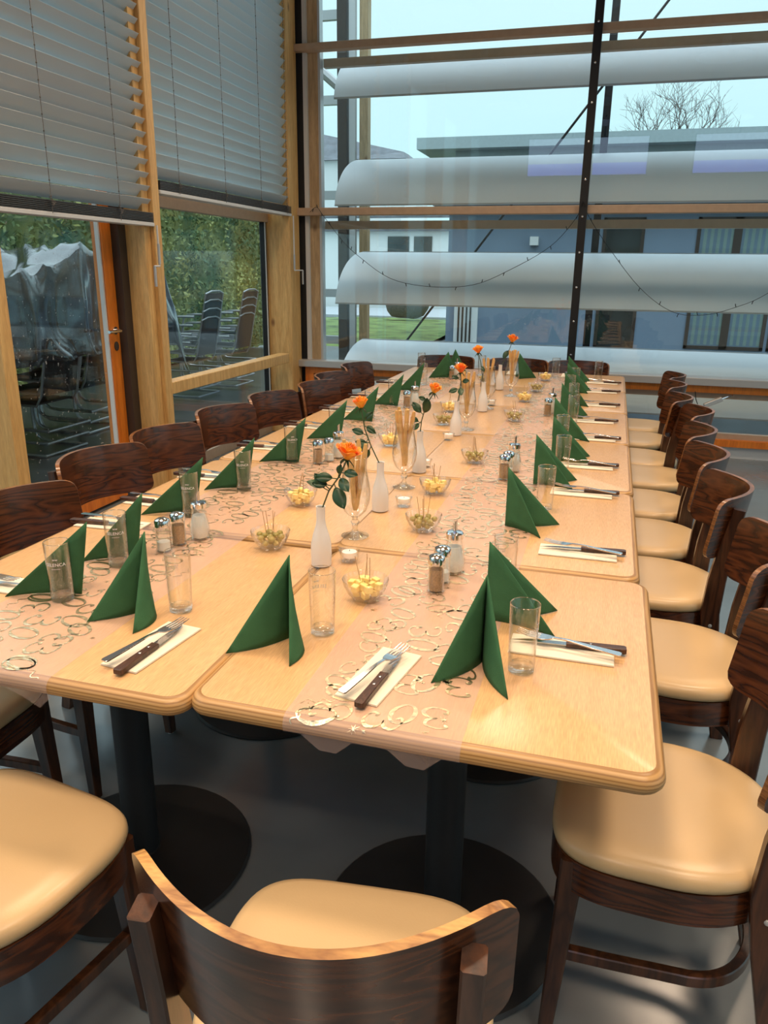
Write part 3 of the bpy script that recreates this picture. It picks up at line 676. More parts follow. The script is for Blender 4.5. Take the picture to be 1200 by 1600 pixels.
# ================================================================== CHAIRS
def seat_outline(k=1.0, n=56):
    pts = []
    for i in range(n):
        a = 2*PI*i/n; ca, sa = math.cos(a), math.sin(a)
        if sa < 0: e_ = 2.25; ax, ay = .212, .222
        else: e_ = 4.6; ax, ay = .212, .205
        x = ax*abs(ca)**(2/e_)*(1 if ca >= 0 else -1); y = ay*abs(sa)**(2/e_)*(1 if sa >= 0 else -1)
        if y > 0: x *= 1-.05*(y/.205)**2
        pts.append((x*k, y*k))
    return pts
def make_chair():
    r = empty('bistro_chair')
    m = MB(); rg = []
    for k, z in ((.955,.434),(.985,.438),(1.0,.448),(.995,.458),(.97,.467),(.91,.473),(.75,.4765),(.45,.478),(.12,.478)):
        rg.append([(x,y,z) for x,y in seat_outline(k)])
    m.rings(rg); m.build('seat', M['seat'], r, True, 60)
    m = MB(); o_ = seat_outline(.985); i_ = seat_outline(.89)
    m.rings([[(x,y,.366) for x,y in o_],[(x,y,.434) for x,y in o_],[(x,y,.434) for x,y in i_],[(x,y,.366) for x,y in i_]], closed=True)
    m.build('seat_frame', M['walnut'], r, True, 40)
    for s in (-1, 1):
        m = MB(); m.sweep_rect([(.166*s,.158,.43),(.167*s,.160,.36),(.178*s,.178,.02),(.178*s,.178,.006)], [.021,.021,.014,.014], [.021,.021,.014,.014], (0,1,0))
        l = m.build('leg', M['walnut_leg'], r); g = MB(); g.lathe([(.010,0),(.010,.007)], 10, (.178*s,.178)); g.build('foot_glide', M['white_alu'], l)
        m = MB(); P = [(.178*s,-.245,.0),(.178*s,-.212,.16),(.178*s,-.180,.34),(.178*s,-.168,.44),(.178*s,-.174,.55),(.180*s,-.187,.66),(.182*s,-.207,.785)]
        m.sweep_rect(P, [.0135]*7, [.019,.022,.026,.028,.026,.022,.017], (0,1,0))
        l = m.build('leg', M['walnut_leg'], r)
        b = MB(); b.sphere((.193*s,-.172,.40), .006, 8, 5, (.5,1,1)); b.build('bolt', M['alu'], l)
    m = MB(); P = []
    for i in range(25):
        t = i/24*PI; P.append((.160*math.cos(t) if abs(math.cos(t)) < .98 else .160*math.cos(t), -.04-.15*math.sin(t)**.8, .205))
    P = [(.168,.165,.205),(.166,.08,.205)]+P+[(-.166,.08,.205),(-.168,.165,.205)]
    m.sweep_rect(P, .010, .0125); m.build('stretcher', M['walnut_leg'], r)
    # bent plywood backrest
    m = MB(); NX, hh, r_ = 28, .095, .030; zc = .722; zs = [-hh,-hh+.002,-hh+.007,-hh+.015,-hh+.030,-.04,0,.04,hh-.030,hh-.015,hh-.007,hh-.002,hh]
    def P_(u, z, off):
        dz = max(0, abs(z)-(hh-r_)); half = .223-r_+math.sqrt(max(0, r_*r_-dz*dz)); x = u*half
        base = -.262+.028*(hh-z)/(2*hh); k = .118*(x/.223)**2
        slope = 2*.118*x/.223**2; l = math.hypot(1, slope)
        return (x - off*slope/l*-1*-1, base+k+off/l, zc+z)
    F = [[P_(i/NX*2-1, z, .0065) for i in range(NX+1)] for z in zs]; Bk = [[P_(i/NX*2-1, z, -.0065) for i in range(NX+1)] for z in zs]
    n = NX+1; V = [p for row in F for p in row]+[p for row in Bk for p in row]; o2 = n*len(zs); Q = []
    for j in range(len(zs)-1):
        for i in range(NX): Q.append((j*n+i, j*n+i+1, (j+1)*n+i+1, (j+1)*n+i)); Q.append((o2+j*n+i, o2+(j+1)*n+i, o2+(j+1)*n+i+1, o2+j*n+i+1))
    m.add(V, Q); m.mi = 1; E_ = []
    J = len(zs)-1
    for i in range(NX): E_.append((J*n+i, J*n+i+1, o2+J*n+i+1, o2+J*n+i)); E_.append((i+1, i, o2+i, o2+i+1))
    for j in range(J): E_.append((j*n, (j+1)*n, o2+(j+1)*n, o2+j*n)); E_.append(((j+1)*n+NX, j*n+NX, o2+j*n+NX, o2+(j+1)*n+NX))
    for f_ in E_: m.f.append(f_); m.m.append(1)
    bo = m.build('backrest', [M['walnut'], M['walnut_edge']], r, True, 40)
    return r
chair0 = make_chair()
CH = 'dark bistro chair, beige seat, '
right_names = ['front', 'second', 'third', 'fourth', 'fifth', 'sixth', 'seventh', 'eighth', 'farthest']
chairs = [(-.278,.806,.11, CH+'back turned to the camera at the near table end', 'chairs at the near end'),
          (-.992,.885,-.17, CH+'at the near left table end, cut by the picture edge', 'chairs at the near end')]
for i, (x, y, a) in enumerate([(.185,1.385,-.02),(.245,2.055,-.08),(.215,2.60,.0),(.205,3.08,.02),(.215,3.56,-.06),(.26,4.07,0),(.20,4.49,0),(.21,5.03,0),(.24,5.50,0)]):
    chairs.append((x, y, PI/2+a, CH+'%s one along the right side of the table' % right_names[i], 'chairs along the right side'))
for i, (x, y, a) in enumerate([(-1.47,1.24,.0),(-1.46,1.755,-.08),(-1.57,2.305,-.12),(-1.57,2.735,-.09),(-1.58,3.27,-.16),(-1.55,3.76,-.16),(-1.47,4.25,-.14),(-1.53,4.67,-.09),(-1.55,5.24,-.10)]):
    chairs.append((x, y, -PI/2+a, CH+'%s one along the left side of the table' % right_names[i], 'chairs along the left side'))
for x, a, nm in ((-1.22,.02,'left'),(-.66,0,'middle'),(-.205,.05,'right')):
    chairs.append((x, 5.86, PI+a, CH+'%s one of three at the far end of the table' % nm, 'chairs at the far end'))
for i, (x, y, a, lb, gp) in enumerate(chairs):
    o = chair0 if i == 0 else copy_tree(chair0)
    o.location = (x, y, 0); o.rotation_euler = (0,0,a); tag(o, lb, 'chair', gp)

# the chair nearest the viewpoint has a worn, golden plywood edge
bk = [c for c in chair0.children if c.name.startswith('backrest')][0]; bk.data = bk.data.copy()
M['gold_edge'] = wood('worn_golden_edge', (.26,.11,.030), (.62,.33,.10), (2,6,40), 4, rough=.32, coat=.3, rings=4); bk.data.materials[1] = M['gold_edge']

# ================================================================== TABLEWARE
TZ = .7513
# --- napkins
def leafp(K, A, Wt, bow, n=10):
    """curved wing between crease K-A and the foot Wt: K,A,Wt vectors"""
    rows = []; side = (A-K).cross(Wt-K).normalized()
    for i in range(n+1):
        t = i/n; a = A.lerp(Wt, t); k = K.lerp(Wt, t*.985)
        row = []
        for j in range(7):
            s = j/6; p = k.lerp(a, s); b_ = bow*4*t*(1-t)*(1-s)**.8 ; row.append(p+side*b_)
        rows.append(row)
    return rows
def napkin(x, y, fx, fy, gx, gy, label, group, h=.176, tilt=.0, b2=1):
    o = empty('folded_napkin', (x,y,TZ), 0, label, 'napkin', group)
    m = MB()
    K = Vector((0,0,0)); w1 = Vector((fx-x, fy-y, 0)); w2 = Vector((gx-x, gy-y, 0)); mid = (w1+w2)*.5
    A = Vector((0,0,h))-mid*tilt
    c1 = w1.cross(w2).z
    for wv, sg in ((w1, 1), (w2, -1)):
        b_s = b2 if sg < 0 else 1
        if wv.length < .10: wv = wv*(.11/wv.length)
        rows = leafp(K, A, wv, .012*sg*(1 if c1 > 0 else -1)*b_s)
        n = 7; m.add([p for r_ in rows for p in r_], [(i*n+j, (i+1)*n+j, (i+1)*n+j+1, i*n+j+1) for i in range(len(rows)-1) for j in range(n-1)])
    q = m.build('folded_paper', M['napkin'], o, True, 60); s = q.modifiers.new('thickness', 'SOLIDIFY'); s.thickness = .0022; s.offset = 0
    return o
GR = 'green paper napkins at the %s settings'
napkin(-.176,1.315,-.252,1.205,-.112,1.190, 'dark green pyramid napkin, nearest one on the right front table beside the clear tumbler', GR % 'near end')
napkin(-.562,1.300,-.655,1.195,-.518,1.185, 'dark green pyramid napkin standing open near the gap between the two front tables', GR % 'near end', b2=-2.2)
napkin(-.906,1.335,-.995,1.235,-.872,1.215, 'dark green pyramid napkin on the left front table, in front of the salt shakers', GR % 'near end', b2=-2.2)
RN = [(-.200,1.500,-.050,1.455,-.055,1.590),(-.244,2.145,-.135,2.065,-.092,2.205),(-.212,2.64,-.075,2.61,-.066,2.74),(-.180,3.01,-.030,3.02,-.034,3.14),(-.212,3.50,-.070,3.58,-.045,3.42),
      (-.212,3.98,-.095,4.0,-.075,4.09),(-.222,4.42,-.10,4.46,-.08,4.36),(-.235,4.88,-.10,4.86,-.08,4.97),(-.255,5.33,-.13,5.30,-.10,5.42)]
LN = [(-1.097,1.355,-1.249,1.29),(-1.106,1.59,-1.224,1.526),(-1.155,1.975,-1.301,1.907),(-1.128,2.275,-1.256,2.209),(-1.105,2.67,-1.250,2.627),
      (-1.090,3.11,-1.234,3.078),(-1.08,3.55,-1.232,3.555),(-1.08,4.03,-1.223,4.04),(-1.10,4.60,-1.232,4.595)]
LN = [(x, y, a, b, x-.125, y+.085) for x, y, a, b in LN]
for i, a in enumerate(RN): napkin(*a, 'green pyramid napkin, %s setting along the right side' % right_names[i], GR % 'right side')
for i, a in enumerate(LN): napkin(*a, 'green pyramid napkin, %s setting along the left side' % right_names[i], GR % 'left side', tilt=.26)
napkin(-1.06,5.28,-1.18,5.22,-1.02,5.40, 'green napkin at the left corner of the far table end', GR % 'far end')
napkin(-1.05,5.48,-1.13,5.57,-.98,5.58, 'green napkin in front of the left chair at the far end', GR % 'far end')
napkin(-.585,5.38,-.62,5.52,-.47,5.48, 'green napkin in front of the middle chair at the far end', GR % 'far end')
# --- tumblers
def print_text(txt, size, R_, zc, ang0):
    cu = bpy.data.curves.new('t', 'FONT'); cu.body = txt; cu.size = size; cu.align_x = 'CENTER'; cu.resolution_u = 2
    ob = bpy.data.objects.new('t', cu); COL.objects.link(ob); dg = bpy.context.evaluated_depsgraph_get()
    me = bpy.data.meshes.new_from_object(ob.evaluated_get(dg)); bpy.data.objects.remove(ob, do_unlink=True)
    V = []; 
    for v in me.vertices:
        a = ang0 + v.co.x/R_; V.append((R_*math.cos(a), R_*math.sin(a), zc+v.co.y))
    F = [tuple(p.vertices) for p in me.polygons]; bpy.data.meshes.remove(me); return V, F
def make_tumbler():
    r = empty('tumbler')
    R0, R1, H = .0245, .0278, .137; t = .0014
    m = MB(); m.lathe([(R0,.012),(R0+(R1-R0)*.5,H*.5),(R1,H-.001),(R1-t*.5,H),(R1-t,H-.001),(R0+(R1-R0)*.5-t,H*.5),(R0-t,.014)], 36, cap0=False, cap1=False); m.build('glass_wall', M['glass'], r)
    m = MB(); m.lathe([(R0-.003,.0004),(R0-.0006,.002),(R0,.0118),(R0-t,.0138),(R0*.5,.0108),(.001,.0105)], 36); m.build('thick_base', M['glass_base'], r)
    m = MB(); m.lathe([(R1+.0001,H-.0016),(R1-t*.5,H+.0003),(R1-t-.0001,H-.0016)], 36, cap0=False, cap1=False); m.build('rim', M['glass_base'], r)
    m = MB(); V, F = print_text('SELENCA', .0105, .0268, .088, 0); m.add(V, F); V, F = print_text('ww', .008, .0270, .101, 0); m.add(V, F)
    V, F = print_text('=======', .0045, .0266, .080, 0); m.add(V, F)
    m.build('printed_logo', M['print'], r, False)
    return r
tum0 = make_tumbler()
ord_ = right_names
TUM = [(-.102,1.298,-.3,'clear straight tumbler beside the nearest green napkin on the right front table','tumblers at the near end'),
       (-.508,1.335,2.4,'clear straight tumbler between napkin and cheese bowl on the right front table','tumblers at the near end'),
       (-.837,1.343,2.9,'clear straight tumbler behind the left fork napkin on the left front table','tumblers at the near end')]
for i, (x, y) in enumerate([(-1.116,1.316),(-1.120,1.532),(-1.155,1.945),(-1.130,2.25),(-1.130,2.665),(-1.122,3.135),(-1.12,3.65),(-1.115,4.06),(-1.14,4.88)]):
    TUM.append((x, y, -1.15+.15*math.sin(i*2), 'printed tumbler, %s one along the left side' % ord_[i], 'tumblers along the left side'))
for i, (x, y) in enumerate([(-.183,1.655),(-.149,2.35),(-.128,2.84),(-.158,3.27),(-.142,3.86),(-.162,4.28),(-.197,4.62),(-.188,5.0),(-.057,5.44)]):
    TUM.append((x, y, .6 if i else 2.5, 'printed tumbler, %s one along the right side' % ord_[i], 'tumblers along the right side'))
for x, y, nm in ((-.345,5.53,'in front of the right far chair'),(-.86,5.50,'in front of the middle far chair'),(-1.30,5.50,'at the far left corner')):
    TUM.append((x, y, 0, 'clear tumbler '+nm, 'tumblers at the far end'))
for i, (x, y, a, lb, gp) in enumerate(TUM):
    o = tum0 if i == 0 else copy_tree(tum0)
    o.location = (x, y, TZ+.0002); o.rotation_euler = (0,0,a); tag(o, lb, 'glass', gp)
# --- cream paper + knife + fork
def make_paper():
    m = MB()
    for k, (w_, l_) in enumerate(((.0415,.100),(.0410,.0995),(.0405,.099))): m.box(-w_,w_,-l_,l_,.0010*k,.0010*k+.0007)
    o = m.build('cream_napkin', M['paper'], None, False); return o
def make_knife():
    r = empty('steak_knife')
    m = MB(); P = [(-.0,-.112),(0,-.105),(0,-.06),(0,-.01),(0,0)]
    m.sweep_rect([(0,-.112,.006),(0,-.108,.006),(0,-.07,.006),(0,-.02,.006),(0,.002,.006)], [.0075,.0095,.0085,.0080,.0085], [.0045,.0055,.0055,.005,.0045]); m.build('handle', M['handle_wood'], r)
    for y in (-.045,-.018):
        b = MB(); b.lathe([(.0028,.0105),(.0028,.0122),(.0012,.0128)], 10, (0,y)); b.build('rivet', M['steel'], r)
    m = MB(); n = 9; top = []; 
    for i in range(n+1):
        t = i/n; y = .002+.108*t; w0 = -.008; w1 = .008*(1-t**3.2)+w0*t**3.2 if t < 1 else w0+.0005
        top.append((w0+.0008*0, y, w1))
    V = []
    for w0, y, w1 in top: V += [(w0,y,.0053),(w1,y,.0060),(w0,y,.0067)]
    F = []
    for i in range(n): a = 3*i; b = a+3; F += [(a,b,b+1,a+1),(a+1,b+1,b+2,a+2),(a+2,b+2,b,a)]
    F += [(0,1,2),(3*n+2,3*n+1,3*n)]
    m.add(V, F); m.build('blade', M['steel'], r)
    return r
def make_fork():
    r = empty('fork')
    m = MB(); m.sweep_rect([(0,-.105,.003),(0,-.10,.003),(0,-.05,.006),(0,-.0,.010),(0,.025,.009)], [.006,.0085,.006,.0030,.0035], [.0012,.0014,.0014,.0016,.0014]); m.build('handle', M['steel'], r)
    m = MB(); m.sweep_rect([(0,.024,.009),(0,.034,.007),(0,.045,.006),(0,.052,.006)], [.0035,.010,.0125,.0125], [.0012]*4)
    for k in range(4):
        x = -.0105+k*.007; m.sweep_rect([(x,.050,.006),(x,.075,.007),(x*.97,.098,.011)], [.0018,.0017,.0009], [.0010,.0009,.0006])
    m.build('head', M['steel'], r)
    return r
paper0, knife0, fork0 = make_paper(), make_knife(), make_fork()
def place_setting(x, y, a, i, nm, mir=1, first=False):
    ca, sa = math.cos(a), math.sin(a)
    def off(dx, dy): return (x+dx*ca-dy*sa, y+dx*sa+dy*ca)
    p = paper0 if first else copy_tree(paper0); p.location = (*off(0,0), TZ); p.rotation_euler = (0,0,a); tag(p, 'folded cream paper napkin under the cutlery, '+nm, 'paper napkin', 'cream napkins under cutlery')
    k = knife0 if first else copy_tree(knife0); q = off(.012*mir,-.010); k.location = (*q, TZ+.0032); k.rotation_euler = (0,0,a+(.05*mir)); tag(k, 'wooden-handled steak knife, '+nm, 'knife', 'steak knives')
    f = fork0 if first else copy_tree(fork0); q = off(-.004*mir,-.008); f.location = (*q, TZ+.0150); f.rotation_euler = (.0,0,a-(.17*mir)); tag(f, 'steel fork lying across the knife, '+nm, 'fork', 'forks')
place_setting(-.347,1.204,-.16,0,'near end of the right front table',first=True)
place_setting(-.803,1.180,-.12,1,'near end of the left front table')
RY = [(-.035,1.405),(-.030,1.975),(-.045,2.565),(-.045,2.96),(-.035,3.49),(-.045,3.92),(-.035,4.43),(-.03,4.95),(-.025,5.37)]
for i, (x, y) in enumerate(RY): place_setting(x, y, PI/2+.04*math.sin(i*3), i+2, '%s setting along the right side' % ord_[i], mir=1)
LY = [(-1.335,1.345),(-1.325,1.80),(-1.32,2.03),(-1.325,2.36),(-1.325,2.86),(-1.32,3.33),(-1.32,3.80),(-1.32,4.28),(-1.32,4.85)]
for i, (x, y) in enumerate(LY): place_setting(x, y, -PI/2+.04*math.sin(i*2), i+12, '%s setting along the left side' % ord_[i], mir=1)
for i, (x, nm) in enumerate(((-1.20,'left'),(-.66,'middle'),(-.27,'right'))): place_setting(x, 5.70, PI, i, '%s setting at the far end' % nm)
# --- vases with roses
def make_vase():
    m = MB(); m.lathe([(.020,0),(.0245,.002),(.0255,.03),(.0245,.055),(.0195,.078),(.0130,.098),(.0108,.112),(.0108,.142),(.0118,.146),(.0095,.1455),(.0088,.135),(.0088,.11)], 32, cap1=True)
    o = m.build('bottle_vase', M['porcelain'], None, True, 60); return o
vase0 = make_vase()
def leaf_mb(m, base, d, L, wd, nrm):
    d = d.normalized(); s = d.cross(nrm).normalized(); n = nrm; K = 8; V = []
    for i in range(K+1):
        t = i/K; w_ = wd*math.sin(PI*min(1,t*.97+.03))**.75*(1-.25*t); c = base+d*L*t-n*.012*t*t+n*.002
        V += [c-s*w_+n*.003*(1), c-n*.001, c+s*w_+n*.003]
    m.add(V, [(3*i+j, 3*i+j+1, 3*i+3+j+1, 3*i+3+j) for i in range(K) for j in (0,1)])
def make_rose(x, y, stem, blooms, leaves, label, sz=1.0, open_=.5):
    r = empty('orange_rose', (x,y,TZ+.03), 0, label, 'rose')
    pts = [Vector((0,0,0))]+[Vector(p) for p in stem]
    sm_ = []
    for i in range(len(pts)-1):
        for k in range(4): sm_.append(pts[i].lerp(pts[i+1], k/4))
    sm_.append(pts[-1]); m = MB(); m.tube(sm_, .0019, 8); m.build('stem', M['stem'], r)
    for (t, d, L, nrm) in leaves:
        f = t*(len(sm_)-1); i = int(f); b = sm_[i].lerp(sm_[min(i+1,len(sm_)-1)], f-i); lm = MB()
        dd = Vector(d).normalized(); lm.tube([b, b+dd*.014], .0009, 5); leaf_mb(lm, b+dd*.012, dd, L, L*.31, Vector(nrm).normalized())
        lo = lm.build('leaf', M['leaf'], r); so = lo.modifiers.new('s','SOLIDIFY'); so.thickness = .0006
    tip = pts[-1]; ax = (pts[-1]-pts[-2]).normalized(); ax = (ax*.6+Vector((0,0,.4))).normalized()
    q = ax.to_track_quat('Z','Y').to_matrix(); m = MB(); R_ = random.Random(int(x*1000+y*77))
    for lay in range(5):
        n = (3,4,5,5,6)[lay]; rad = (.0045,.0085,.012,.0145,.0165)[lay]*sz; hgt = (.040,.039,.036,.032,.027)[lay]*sz; lean = (-.06,-.04,.0,.10*open_+.0,.34*open_+.0)[lay]
        for k in range(n):
            a0 = 2*PI*(k+lay*.37)/n+R_.uniform(-.1,.1); V = []; NI, NJ = 6, 6; sp = 2*PI/n*.75
            for i in range(NI+1):
                t = i/NI; rr = rad*(.35+.75*math.sin(min(1,t*1.1)*PI/2))+lean*hgt*t*t
                for j in range(NJ+1):
                    s = j/NJ*2-1; a = a0+s*sp*math.sin(PI*(.15+.72*t))*(.9); zz = hgt*t*(1-.12*s*s*t)+.0015*R_.uniform(-1,1)*t
                    curl = .004*sz*(t**4)*(1 if lay > 2 else 0)
                    V.append(tip+q@Vector(((rr+curl)*math.cos(a), (rr+curl)*math.sin(a), zz+.002)))
            m.add(V, [(i*(NJ+1)+j, i*(NJ+1)+j+1, (i+1)*(NJ+1)+j+1, (i+1)*(NJ+1)+j) for i in range(NI) for j in range(NJ)])
    bo = m.build('bloom', M['petal'], r); so = bo.modifiers.new('s','SOLIDIFY'); so.thickness = .0005
    m = MB(); m.sphere(tip+ax*.002, .0062*sz, 8, 6)
    for k in range(5):
        a = 2*PI*k/5; d = q@Vector((math.cos(a), math.sin(a), -.25)); leaf_mb(m, tip, d, .020, .0035, Vector((0,0,1)))
    m.build('sepals', M['leaf'], r)
VY = [(-.644,1.690),(-.633,2.174),(-.630,2.673),(-.631,3.376),(-.615,4.03),(-.640,4.84)]
vn = ['front', 'second', 'third', 'fourth', 'fifth', 'farthest']
for i, (x, y) in enumerate(VY):
    o = vase0 if i == 0 else copy_tree(vase0); o.location = (x, y, TZ); o.scale = (1.03,1.03,1.05); tag(o, 'white bottle vase with an orange rose, %s one down the table middle' % vn[i], 'vase', 'white bottle vases')
U = (0,-.5,1)
make_rose(*VY[0], [(.003,0,.115),(.022,.0,.165),(.050,0,.205),(.068,0,.245)], 1, [(.50,(-1,-.3,.55),.050,U),(.58,(-1,-.4,.25),.040,(0,-1,.8)),(.52,(-.8,-.3,.9),.045,(0,-1,.3)),(.70,(-1,-.3,.1),.045,(0,-1,.5)),(.74,(.5,-.6,-.3),.048,(0,-1,.6)),(.62,(.7,-.7,-.9),.062,(.2,-1,.2)),(.80,(.9,-.4,.1),.04,(0,-1,.7)),(.72,(.2,-.3,.7),.03,(0,-1,.4))], 'fully open orange rose leaning right in the front vase', 1.08, 1.0)
make_rose(*VY[1], [(-.002,0,.115),(-.030,0,.17),(-.050,0,.22),(-.062,0,.282)], 1, [(.55,(-.9,-.3,.1),.035,(0,-1,.5)),(.62,(-.2,-.8,-.9),.040,(0,-1,.2)),(.66,(-.9,-.1,.35),.040,(0,-1,.5)),(.80,(.7,-.3,-.3),.035,(0,-1,.5)),(.84,(.6,-.2,.7),.035,(0,-1,.4)),(.5,(-.4,-.2,-1),.03,(0,-1,.2))], 'half-open orange rosebud on a long stem in the second vase', .95, .25)
make_rose(*VY[2], [(.0,0,.115),(.004,0,.16),(.018,0,.215),(.045,0,.262)], 1, [(.45,(-.8,-.3,.5),.035,(0,-1,.5)),(.5,(-.5,-.5,-.6),.035,(0,-1,.2)),(.6,(.4,-.3,.9),.055,(.4,-1,0)),(.65,(.3,-.4,1),.05,(.5,-1,.2)),(.6,(-.9,-.1,1),.05,(0,-1,.3)),(.85,(-.7,-.3,.3),.03,(0,-1,.4))], 'orange rosebud tilted to the right in the third vase', .95, .35)
make_rose(*VY[3], [(.002,0,.115),(.010,0,.16),(.014,0,.21),(.012,0,.248)], 1, [(.6,(-.7,-.5,-.2),.045,(0,-1,.3)),(.66,(.2,-.7,-.5),.05,(0,-1,.1)),(.75,(.7,-.5,.2),.04,(0,-1,.4)),(.8,(-.8,-.3,.4),.035,(0,-1,.4))], 'orange rose in the fourth vase, close behind the breadstick glass', 1.1, .6)
make_rose(*VY[4], [(-.002,0,.115),(-.012,0,.17),(-.020,0,.22),(-.035,0,.27)], 1, [(.7,(.4,-.5,-.5),.035,(0,-1,.2))], 'orange rose in the fifth vase in front of the far breadsticks', 1.05, .7)
make_rose(*VY[5], [(.005,0,.115),(.030,0,.17),(.050,0,.22),(.062,0,.262)], 1, [(.75,(-.5,-.5,-.8),.06,(0,-1,.2))], 'orange rose in the farthest vase, in front of the window', 1.25, .8)
# --- tulip beer glasses with breadsticks
def make_goblet():
    r = empty('stemmed_glass')
    prof = [(.006,.048),(.014,.054),(.026,.068),(.0335,.090),(.0355,.110),(.0335,.135),(.0290,.160),(.0265,.180),(.0275,.196),(.0283,.205)]
    inner = [(r_-.0014, z+.001) for r_, z in prof[::-1]]
    m = MB(); m.lathe(prof+[(.0276,.2058)]+inner, 36, cap0=False, cap1=False); m.build('bowl', M['glass'], r)
    m = MB(); m.lathe([(.032,.0005),(.0325,.002),(.020,.005),(.008,.012),(.0055,.022),(.0075,.032),(.0105,.038),(.0065,.046),(.006,.050)], 32); m.build('stem_and_foot', M['glass_base'], r)
    return r
gob0 = make_goblet()
def stick_mesh():
    out = []
    for s in range(4):
        R_ = random.Random(s); m = MB(); P = []; rr = []
        for i in range(13):
            t = i/12; P.append((.002*math.sin(t*5+s), .002*math.cos(t*4+s*2), .19*t)); rr.append(.0068*(1+.08*R_.uniform(-1,1))*(.72 if i in (0,12) else 1))
        m.tube(P, rr, 9, up=(1,0,0)); out.append(m.build('breadstick', M['bread'], None))
    return out
sticks = stick_mesh(); used = set()
GL = [(-.632,1.874,'front',4),(-.630,2.452,'second',7),(-.608,3.507,'third',7),(-.605,4.12,'fourth',5),(-.538,4.60,'farthest',5)]
goff = {0:.0}
for gi, (x, y, nm, n_) in enumerate(GL):
    y += (.05 if gi == 0 else 0)
    o = gob0 if gi == 0 else copy_tree(gob0); o.location = (x, y, TZ); o.scale = (1.2,1.2,1.1); tag(o, 'stemmed tulip glass holding breadsticks, %s one down the table middle' % nm, 'glass', 'breadstick glasses')
    for k in range(n_):
        s = sticks[(k+gi) % 4]
        b = s if (k+gi) % 4 not in used else s.copy()
        if (k+gi) % 4 in used: COL.objects.link(b)
        used.add((k+gi) % 4)
        a = 2*PI*k/n_+gi*.7; r0 = .030 if k else 0; r1 = .0195 if k else .004
        if gi == 0: r1 = .020
        p0 = Vector((x+r0*math.cos(a)*-.2+.004*math.cos(a), y+.004*math.sin(a), TZ+.076)); r1 *= 1.36; p1 = Vector((x+r1*math.cos(a), y+r1*math.sin(a), TZ+.248))
        d = (p1-p0).normalized(); b.rotation_euler = d.to_track_quat('Z','Y').to_euler(); b.location = p0+d*(.004*(k % 3)-.0)
        tag(b, 'golden breadstick standing in the %s tulip glass' % nm, 'breadstick', 'breadsticks in the %s glass' % nm)
# --- glass bowls with cheese cubes and olives
def make_bowl():
    prof = [(.022,.0005),(.024,.002),(.026,.006),(.036,.018),(.0425,.032),(.0450,.0445)]
    inner = [(.0438,.0445),(.0412,.032),(.0345,.0195),(.024,.0085),(.010,.0065),(.001,.0065)]
    m = MB(); m.lathe(prof+[(.0445,.0453)]+inner, 36, cap0=True, cap1=False); return m.build('glass_bowl', M['glass'])
bowl0 = make_bowl()
cube = MB(); cube.box(-.0085,.0085,-.0085,.0085,-.0085,.0085); cube0 = cube.build('cheese_cube', M['cheese'], None, False); bevel(cube0, .0012, 1)
ol = MB(); ol.sphere((0,0,0), .0093, 12, 8, (1,1,.88)); olive0 = ol.build('green_olive', M['olive'])
pk = MB(); pk.tube([(0,0,0),(0,0,.068)], .0008, 5); pick0 = pk.build('wooden_pick', M['pick'])
BL = [('cheese',-.475,1.521,'front right',1),('cheese',-.885,2.150,'left middle, on the left runner edge',1),('cheese',-.513,2.409,'beside the second breadstick glass',1),('cheese',-.849,3.063,'behind the second rose on the left',1),('cheese',-.775,3.95,'left of the fourth vase',0),('cheese',-.438,4.42,'far right of the middle',0),('cheese',-.399,5.366,'farthest on the right',0),
      ('olive',-.814,1.762,'front left',1),('olive',-.461,2.026,'beside the second row seam on the right',1),('olive',-.460,2.875,'behind the cheese on the right',1),('olive',-.733,3.594,'behind the third vase',0),('olive',-.421,3.809,'right of the fourth vase',0),('olive',-.777,5.123,'farthest on the left',0),('olive',-.410,4.841,'far right near the third shakers',0)]
fc, fo_, fp, fb = [True], [True], [True], [True]
def take(src, flag):
    if flag[0]: flag[0] = False; return src
    return copy_tree(src)
for bi, (kind, x, y, where, near) in enumerate(BL):
    o = take(bowl0, fb); o.location = (x, y, TZ); o.scale = (1.17,1.17,1.12); tag(o, 'small clear glass bowl of %s, %s' % ('cheese cubes' if kind == 'cheese' else 'green olives', where), 'bowl', 'glass snack bowls')
    R_ = random.Random(bi+50); n_ = 12 if kind == 'cheese' else 13; pos = []
    lay = [(0,0,0)]+[(.0205*math.cos(a), .0205*math.sin(a), .001) for a in [2*PI*k/5+bi for k in range(5)]]
    top = [(.0135*math.cos(a), .0135*math.sin(a), .0172) for a in [2*PI*k/4+bi*.5 for k in range(4)]]+[(0,0,.0285)]
    ring = [(.0285*math.cos(a), .0285*math.sin(a), .0165) for a in [2*PI*k/6+bi*.3 for k in range(6)]]
    P = lay+ring[:6]+top if kind == 'cheese' else lay+ring+top[:4]
    for k, (dx, dy, dz) in enumerate(P):
        c_ = take(cube0, fc) if kind == 'cheese' else take(olive0, fo_)
        sc = .90 if kind == 'cheese' else .95
        c_.location = (x+dx*1.08, y+dy*1.08, TZ+.0182+dz*1.04); c_.scale = (sc,)*3
        c_.rotation_euler = (R_.uniform(-.25,.25), R_.uniform(-.25,.25), R_.uniform(0,1.5))
        tag(c_, '%s in the bowl %s' % ('pale yellow cheese cube' if kind == 'cheese' else 'green olive', where), 'cheese' if kind == 'cheese' else 'olive', '%s %s' % (kind, where))
    for k in range(4 if near else 2):
        p = take(pick0, fp); a = 2*PI*k/4+bi; p.location = (x+.010*math.cos(a), y+.010*math.sin(a), TZ+.034); p.rotation_euler = (R_.uniform(-.22,.22), R_.uniform(-.22,.22), 0)
        tag(p, 'thin wooden pick stuck upright in the bowl %s' % where, 'cocktail pick', 'picks in the bowl %s' % where)
